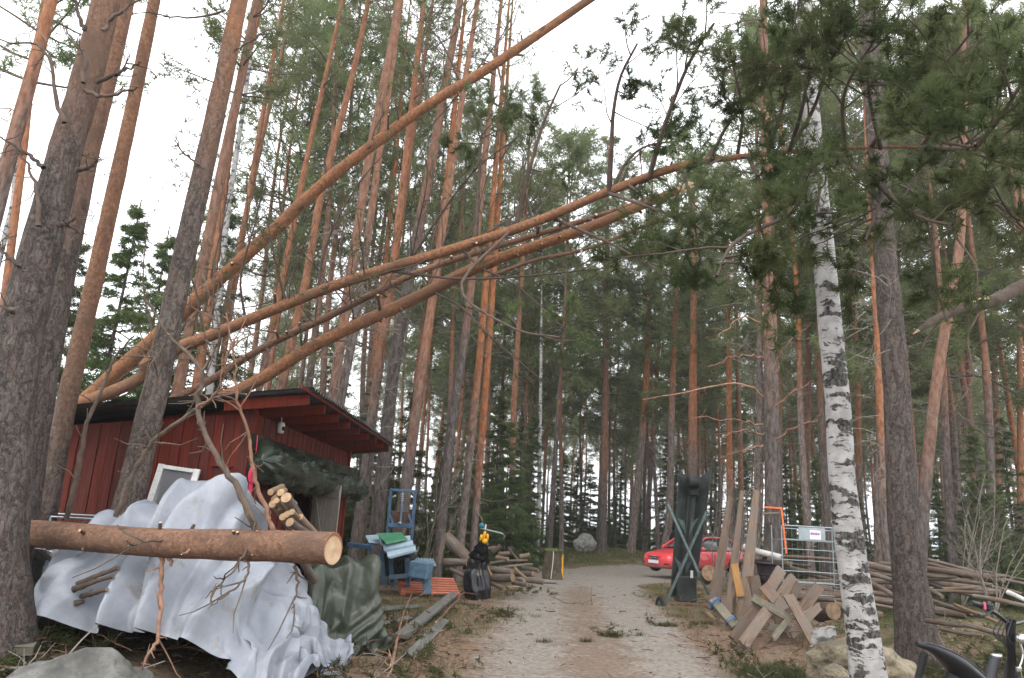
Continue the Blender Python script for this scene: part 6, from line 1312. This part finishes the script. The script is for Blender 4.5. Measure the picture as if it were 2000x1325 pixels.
for cpx,Yw in ((1985,5.2),(1800,4.6)):
    c_=bq(cpx,1325,Yw); c_[2]=float(gz(*(c_+bb)[:2]))+.34-bb[2]; mb=MB(); lathe(mb,[(.32,-.018),(.345,-.02),(.36,0),(.345,.02),(.32,.018)],40,TM(*c_,R(35),R(90))); wl=mb.build('wheel',MAT['black'],e)
    for k in range(18):
        a=k*0.349; mb=MB(); d_=np.array([math.cos(a)*math.cos(R(35)),math.cos(a)*math.sin(R(35)),math.sin(a)]); add_tube(mb,[c_+d_*.02,c_+d_*.18,c_+d_*.325],.0015,4); mb.build('spoke',MAT['steel'],wl)

# broken branch hanging in from the right
e=thing('broken_branch','broken bare branch with splintered tip hanging in at the right edge','branch',at(2000,560,6.5))
def ep(x,y,Y): return at(x,y,Y)-at(2000,560,6.5)
mb=MB(); cv=bez([ep(2300,470,6.6),ep(2100,520,6.5),ep(2000,558,6.5),(ep(1935,590,6.4)),ep(1870,606,6.3),ep(1825,626,6.2),ep(1782,654,6.1)],34); add_tube(mb,cv,np.concatenate([np.linspace(.075,.045,26),np.linspace(.043,.012,8)]),12,0,amp=.12,fr=9); mb.build('stem',[MAT['twig']],e)
mb=slab(MB(),[ep(1932,582,6.33),ep(1900,590,6.3),ep(1912,584,6.3),ep(1930,577,6.33)],.02); mb.build('bare_wood',MAT['cut'],e)
mb=slab(MB(),[ep(1782,654,6.08),ep(1792,643,6.1),ep(1796,647,6.1)],.012); mb.build('splinter',MAT['cut'],e)
for pp,r in (([(1840,620,6.25),(1800,680,6.2),(1790,720,6.2)],.010),([(1920,600,6.38),(1890,660,6.3),(1900,740,6.3),(1860,800,6.3)],.011),([(1860,800,6.3),(1910,840,6.3),(1940,855,6.3)],.008)):
    P=np.array([ep(*q) for q in pp]); cv=bez(P,12)+rgb.normal(size=(12,3))*.006; mb=MB(); add_tube(mb,cv,np.linspace(r,.004,12),6)
    for k in range(5):
        i=int(3+8*rgb.random()); d=nrm(rgb.normal(size=3)+[0,0,-.3]); add_tube(mb,[cv[i],cv[i]+d*.08,cv[i]+nrm(d+rgb.normal(size=3)*.4)*.16],[.005,.004,.002],4)
    mb.build('twig',MAT['twig'],e)

# ================================================================== fallen branches, boards and litter on the ground
def ground_branch(pix,r,label,mat='twig_red',lift=.03,group='branches lying on the ground',twigs=5,tuft=False,name='fallen_branch'):
    P=[]
    for x,y in pix:
        p=gpt(x,y); P.append(p+[0,0,lift+r])
    P=np.array(P); k=max(12,len(P)*5); cv=bez(P,k)+rgb.normal(size=(k,3))*.008; mb=MB(); add_tube(mb,cv,np.linspace(r,r*.35,k),8,0,1,amp=.1,fr=20)
    for j in range(twigs):
        i=2+int((k-3)*rgb.random()); d=nrm(nrm(cv[min(i+1,k-1)]-cv[i-1])*.5+rgb.normal(size=3)*[.8,.8,.25]+[0,0,.12]); L=.5*(.2+rgb.random()**2); p=[cv[i]]
        for s_ in range(3): d=nrm(d+rgb.normal(size=3)*.25); p.append(p[-1]+d*L/3)
        add_tube(mb,p,[.008,.006,.005,.003],5,0,1)
    return mb.build(name,[MAT[mat],MAT['cut']],label=label,cat='branch',group=group)
for pix,r,lab,mt,lf in (([(764,1322),(775,1262),(794,1194),(818,1142)],.020,'reddish branch lying toward the pallet, forked at its middle','twig_red',.10),([(665,1208),(719,1244),(772,1260)],.014,'thin reddish branch curving before the green tarpaulin','twig_red',.06),([(694,1224),(740,1226),(778,1232)],.013,'short arched branch under the green tarpaulin','twig_red',.10),
  ([(615,1297),(705,1277),(812,1258)],.013,'long thin branch on the ground right of the white tarpaulin','twig_red',.03),([(152,1247),(186,1269),(251,1305)],.013,'reddish branch lying over the flat boulder','twig_red',.12),([(301,1287),(358,1278),(491,1306),(600,1322)],.014,'branch along the hem of the white tarpaulin','twig_red',.05),
  ([(850,1235),(885,1195),(925,1148)],.016,'pale branch pointing at the black sack','twig_red',.12),([(20,1090),(35,1150),(62,1200)],.012,'thin twig standing against the leftmost pine','twig',.05),([(20,1290),(28,1240),(52,1275)],.016,'broken grey stick at the bottom left corner','twig',.05),
  ([(1435,1285),(1480,1275),(1530,1240)],.010,'thin grey stick in front of the sawhorse timbers','twig',.03),([(1300,1185),(1350,1184),(1400,1188)],.012,'stick on the ground beside the conveyor wheel','twig_red',.01),([(1100,1180),(1130,1184),(1160,1183)],.008,'small stick lying on the track middle','twig',.0),
  ([(900,1178),(925,1190),(940,1192)],.012,'dark stick at the left edge of the track','twig',.01),([(980,1168),(1010,1170),(1025,1172)],.010,'reddish stick left of the track','twig_red',.0),([(1820,1290),(1840,1240),(1850,1200)],.010,'thin twig standing in the brush near the bicycle','twig',.1),
  ([(1660,1180),(1668,1120),(1665,1060)],.012,'bare sapling stem between birch and dark trunk','twig',.0),([(820,1310),(845,1260),(840,1225)],.012,'broken reddish twig by the grey boards','twig_red',.05),([(640,1322),(690,1300),(730,1262)],.012,'twig crossing the ground before the tarpaulin','twig',.04)):
    ground_branch(pix,r,lab,mt,lf)
def gplank(a,b,w,th,lab,mat,lift=.05):
    A,B=gpt(*a),gpt(*b); A=A+[0,0,lift]; B=B+[0,0,lift]; plank(A,B,w,th,lab,mat,face=(0.15,-.3,1),group='boards lying left of the track')
MAT['grey_board']=m_wood('silver_grey_board',(0.13,0.125,0.115),(0.24,0.23,0.21),(0.17,0.165,0.15),1.0,0.85,0,0.4)
gplank((782,1258),(893,1165),.17,.05,'long grey board lying diagonally toward the sack','grey_board',.10)
gplank((800,1292),(868,1218),.15,.05,'grey board below the long diagonal one','grey_board',.04)
gplank((740,1195),(820,1188),.14,.04,'grey board behind the diagonal boards','grey_board',.03)
gplank((745,1225),(800,1212),.12,.04,'short grey board by the green tarpaulin hem','grey_board',.03)
gplank((40,1300),(105,1210),.14,.07,'mossy grey timber sloping at the left edge','green_grey_plank',.10)
gplank((905,1181),(935,1186),.12,.03,'flat dark board scrap at the left edge of the track','dark_plank',.01)
gplank((1050,1142),(1090,1143),.25,.02,'flat grey metal scrap at the track edge','zinc_dark',.01)
gplank((975,1153),(1012,1150),.12,.06,'pale split wood slab before the log heap','firewood',.03)
# rocks and stones half buried left of the track are part of the litter
def scatter_pts(n,fn,x0,x1,y0,y1,seed):
    rg=np.random.default_rng(seed); x=x0+(x1-x0)*rg.random(n*4); y=y0+(y1-y0)*rg.random(n*4)**1.5; w=fn(x,y); k=rg.random(n*4)<w; return x[k][:n],y[k][:n],rg
def offroad(x,y): 
    d1,s1,hw,d2=road_lat(x,y); return np.where((d1>hw-.5)&(d2>1.8),1.0,0.12)
def surf(x,y): return gz(x,y)+0.012*fbm(x*9,y*9,5,2)*0.6
# twigs, bark and chips
x,y,rg=scatter_pts(5200,offroad,-7,9.5,4.2,24,11); mb=MB(); N=len(x); z=surf(x,y)
for i in range(N):
    L=.03+.22*rg.random()**2.5; a=rg.random()*6.28; d=np.array([math.cos(a),math.sin(a),.15*rg.normal()])*L/2; c=np.array([x[i],y[i],z[i]+.012+.02*rg.random()]); r=.002+.006*rg.random()**2+L*.012
    add_tube(mb,[c-d,c+[0,0,.01*rg.normal()],c+d],[r,r,r*.7],3,int(rg.random()*3))
mb.build('ground_twigs',[MAT['twig'],MAT['twig_red'],MAT['twig_dark']],kind='stuff')
x,y,rg=scatter_pts(2600,lambda x,y:np.where(offroad(x,y)>.5,.8,.3),-6,9,4.2,20,12); mb=MB(); z=surf(x,y); N=len(x)
s1=(.012+.03*rg.random(N)**2); a=rg.random(N)*6.28; c=np.stack([x,y,z+.014],-1); u=np.stack([np.cos(a),np.sin(a),rg.normal(size=N)*.25],-1)*s1[:,None]; v=np.stack([-np.sin(a),np.cos(a),rg.normal(size=N)*.25],-1)*(s1*.5)[:,None]; w=np.array([0,0,.006])
V=np.stack([c-u-v,c+u-v*.7,c+u*.8+v,c-u*.7+v,c-u-v+w,c+u-v*.7+w,c+u*.8+v+w,c-u*.7+v+w],1); base=np.arange(N)[:,None]*8
F=np.concatenate([base+np.array(q) for q in ([4,5,6,7],[0,1,5,4],[1,2,6,5],[2,3,7,6],[3,0,4,7])]); mb.add(V.reshape(-1,3),F,0,False)
MAT['chips']=m_simple('bark_chips',(0.20,0.13,0.085),0.9,0.5,3,0.1,dirt=(0.42,0.32,0.22)); mb.build('bark_chips',[MAT['chips']],kind='stuff')
# dead grass and green grass blades
def blades(n,fn,x0,x1,y0,y1,seed,h,name,mat,per=9,spread=.05,wd=.004,clump=None):
    if clump is None: x,y,rg=scatter_pts(n,fn,x0,x1,y0,y1,seed)
    else: rg=np.random.default_rng(seed); x,y=clump
    N=len(x); P=np.repeat(np.stack([x,y],-1),per,0)+rg.normal(size=(N*per,2))*spread; z=gz(P[:,0],P[:,1])-.005; b=np.column_stack([P,z])
    a=rg.random(N*per)*6.28; le=h*(.5+.8*rg.random(N*per)); tl=.25+.55*rg.random(N*per); d=np.stack([np.cos(a)*tl,np.sin(a)*tl,np.ones(N*per)],-1); d=nrm(d); s=np.stack([-np.sin(a),np.cos(a),0*a],-1)*wd/2
    m=b+d*le[:,None]*.55; t=m+nrm(d*[1.8,1.8,.6])*le[:,None]*.5
    V=np.stack([b-s,b+s,m+s*.8,m-s*.8,t],1).reshape(-1,3); k=np.arange(N*per)[:,None]*5; mb=MB(); mb.add(V,k+np.array([0,1,2,3]),0,False); mb.add(V,k+np.array([3,2,4]),0,False); return mb.build(name,MAT[mat],kind='stuff')
MAT['grass']=m_needles('green_grass',(0.07,0.095,0.03),(0.14,0.16,0.065),.4); MAT['dry_grass']=m_needles('dry_grass',(0.16,0.13,0.075),(0.28,0.225,0.14),.3)
def verge(x,y):
    d1,s1,hw,d2=road_lat(x,y); f=np.clip(fbm(x*.7,y*.7,8,3)+.5,0,1); return np.where((d1>hw-.2)&(d2>1.9),f,0)
blades(9000,verge,-6.5,10,4.3,24,21,.12,'grass','grass',9,.07)
blades(4000,verge,-7,11,4.3,30,22,.13,'dry_grass','dry_grass',8,.09)
blades(1500,lambda x,y:np.where(offroad(x,y)>.5,.9,0)*np.clip(fbm(x*.4,y*.4,3,2)+.5,0,1),-9,16,27,45,23,.16,'bank_grass','dry_grass',10,.18,.012)
cl=[]; rgg=np.random.default_rng(5)
for px_,py_,nn_,sp_ in ((1195,1245,26,.09),(1055,1257,8,.06),(1145,1256,9,.05),(1270,1100,10,.2),(1290,1225,10,.10),(1250,1245,5,.06),(1330,1160,22,.25),(1270,1168,26,.3),(1000,1160,26,.4),(1020,1205,16,.35),(960,1195,14,.3),(1365,1220,24,.2),(1295,1225,12,.12),(985,1210,12,.2),(945,1215,10,.2),(1060,1120,30,.5),(1040,1150,18,.3)):
    p=gpt(px_,py_)
    for k in range(nn_): cl.append(p[:2]+rgg.normal(size=2)*sp_)
cl=np.array(cl); blades(0,None,0,0,0,0,24,.10,'track_grass','grass',18,.03,.005,(cl[:,0],cl[:,1]))
# green pine sprigs shed by the fallen crowns
sp_pts=[]
for cx_,cy_,sx_,sy_,n_ in ((-3.2,5.6,1.5,.45,190),(-4.3,6.4,.7,.5,120),(-1.6,7.2,.6,.7,60),(-1.0,8.6,.5,.7,45),(3.3,9.0,.6,.7,260),(4.2,7.6,.8,.6,260),(5.4,8.4,1.0,.9,330),(6.6,9.6,1.2,.9,200),(6.2,7.0,1.0,.6,120),(-1.2,11.5,.5,1.2,40),(-4.6,6.0,.5,.5,40),(2.7,10.8,.4,.7,40),(-2.0,6.0,.6,.3,50),(4.8,6.0,.8,.5,60)):
    q=rgg.normal(size=(n_,2))*[sx_,sy_]+[cx_,cy_]; sp_pts.append(q)
sp_pts=np.concatenate(sp_pts); d1,_,hw,_=road_lat(sp_pts[:,0],sp_pts[:,1]); sp_pts=sp_pts[d1>hw-.1]; sp_pts=np.concatenate([sp_pts]+[gpt(a,b)[:2]+rgg.normal(size=(n_,2))*s_ for a,b,n_,s_ in ((1195,1247,7,.07),(1290,1225,3,.1),(1330,1165,14,.2),(1020,1160,12,.3),(985,1205,10,.25))]); mb=MB(); tf=[]
for x_,y_ in sp_pts:
    c=np.array([x_,y_,float(gz(x_,y_))+.02]); a=rgg.random()*6.28; d=nrm(np.array([math.cos(a),math.sin(a),.15+.5*rgg.random()])); L=.12+.25*rgg.random(); p=[c,c+d*L*.5,c+nrm(d+[0,0,-.2])*L]; add_tube(mb,p,[.006,.005,.003],4,0)
    for f in (.35,.6,.8,1.0): tf.append((c+d*L*f+rgg.normal(size=3)*.02,nrm(d+rgg.normal(size=3)*.5)))
near_tufts(mb,tf,20,.075,.006,.9); mb.build('pine_sprigs',[MAT['twig_red'],MAT['needle_near']],kind='stuff')
# tangle of broken branches around the tarpaulin and in the brush on the right
def tangle(n,cx_,cy_,sx_,sy_,seed,lab,grp,L0=.5):
    rg=np.random.default_rng(seed)
    for k in range(n):
        x_,y_=cx_+rg.normal()*sx_,cy_+rg.normal()*sy_; d1,_,hw,_=road_lat(np.array([x_]),np.array([y_]))
        if d1[0]<hw: continue
        a=rg.random()*6.28; L=L0*(.5+1.2*rg.random()); d=np.array([math.cos(a),math.sin(a),.10+.25*rg.random()]); p=[np.array([x_,y_,float(gz(x_,y_))+.01])]
        for q in range(4): d=nrm(d+rg.normal(size=3)*[.3,.3,.12]); p.append(p[-1]+d*L/4)
        r=.006+.010*rg.random(); mb=MB(); add_tube(mb,bez(p,10),np.linspace(r,r*.4,10),6,0,1,amp=.1,fr=20)
        for q in range(3):
            i=1+int(3*rg.random()); e_=nrm(rg.normal(size=3)+[0,0,.3]); add_tube(mb,[p[i],p[i]+e_*L*.15,p[i]+nrm(e_+rg.normal(size=3)*.3)*L*.3],[r*.5,r*.4,r*.2],4)
        mb.build('fallen_branch',[MAT[('twig','twig_red','pale_twig')[k%3]],MAT['cut']],label=lab,cat='branch',group=grp)
MAT['pale_twig']=m_simple('pale_dead_twig',(0.20,0.175,0.15),0.9,0.3,9)
tangle(26,-4.0,6.3,.8,.45,301,'small broken branch in the tangle at the bottom left','broken branches at the bottom left')
tangle(22,-1.3,8.2,.5,1.1,302,'small broken branch on the ground between tarpaulins and track','broken branches left of the track')
tangle(30,5.3,8.8,1.0,.9,303,'small broken branch in the brush between birch and bicycle','broken branches right of the birch')
tangle(12,3.2,9.8,.4,.6,304,'small broken branch before the sawhorse timbers','broken branches before the timbers')
# low heather and moss on the far bank
# bare shrubs
def shrub(px_,Y,H,lab,n=7,seed=0):
    p=at(px_,1080,Y); p[2]=float(gz(p[0],p[1])); e=thing('bare_shrub',lab,'shrub',p); rg=np.random.default_rng(seed)
    for k in range(n):
        mb=MB(); tf=[]; a=rg.random()*6.28; grow(mb,tf,(0,0,0),(math.cos(a)*.35,math.sin(a)*.35,1),H*(.6+.5*rg.random()),.016,rg,0,0,8,4,0,.1,.25); mb.build('stem',MAT['pale_twig'],e)
for k,(px_,Y,H,lab) in enumerate([(1405,22,3.2,'bare twiggy shrub behind the leftmost leaning plank'),(1455,21,3.6,'bare twiggy shrub behind the rightmost leaning plank'),(1110,42,3,'bare grey shrub left of the lone boulder pine'),(1690,17,2.4,'bare shrub between birch and dark trunk'),(1870,17,3,'bare shrub behind the hanging broken branch'),(835,20,3.2,'bare shrub behind the roadside log heap'),(720,22,3.4,'bare shrub at the far corner of the shed'),(1930,14,2.2,'bare shrub at the right edge')]): shrub(px_,Y,H,lab,7,60+k)

# ================================================================== thin air veil
HZ=MB(); V=np.array([[x,y,z] for x in (-1900,1900) for y in (-40,1600) for z in (-9.5,26.5)],float)
HZ.add(V,[(0,1,3,2),(4,6,7,5),(0,4,5,1),(2,3,7,6),(0,2,6,4),(1,5,7,3)],0,False)
tm=bpy.data.materials.new('haze_air'); tm.use_nodes=True; tn=tm.node_tree; tn.nodes.clear(); om=tn.nodes.new('ShaderNodeOutputMaterial'); pv=tn.nodes.new('ShaderNodeVolumePrincipled')
pv.inputs['Color'].default_value=(0.9,0.92,0.95,1); pv.inputs['Density'].default_value=0.0009; pv.inputs['Anisotropy'].default_value=0.2; tn.links.new(pv.outputs[0],om.inputs['Volume'])
HZ.build('haze',tm,kind='stuff')
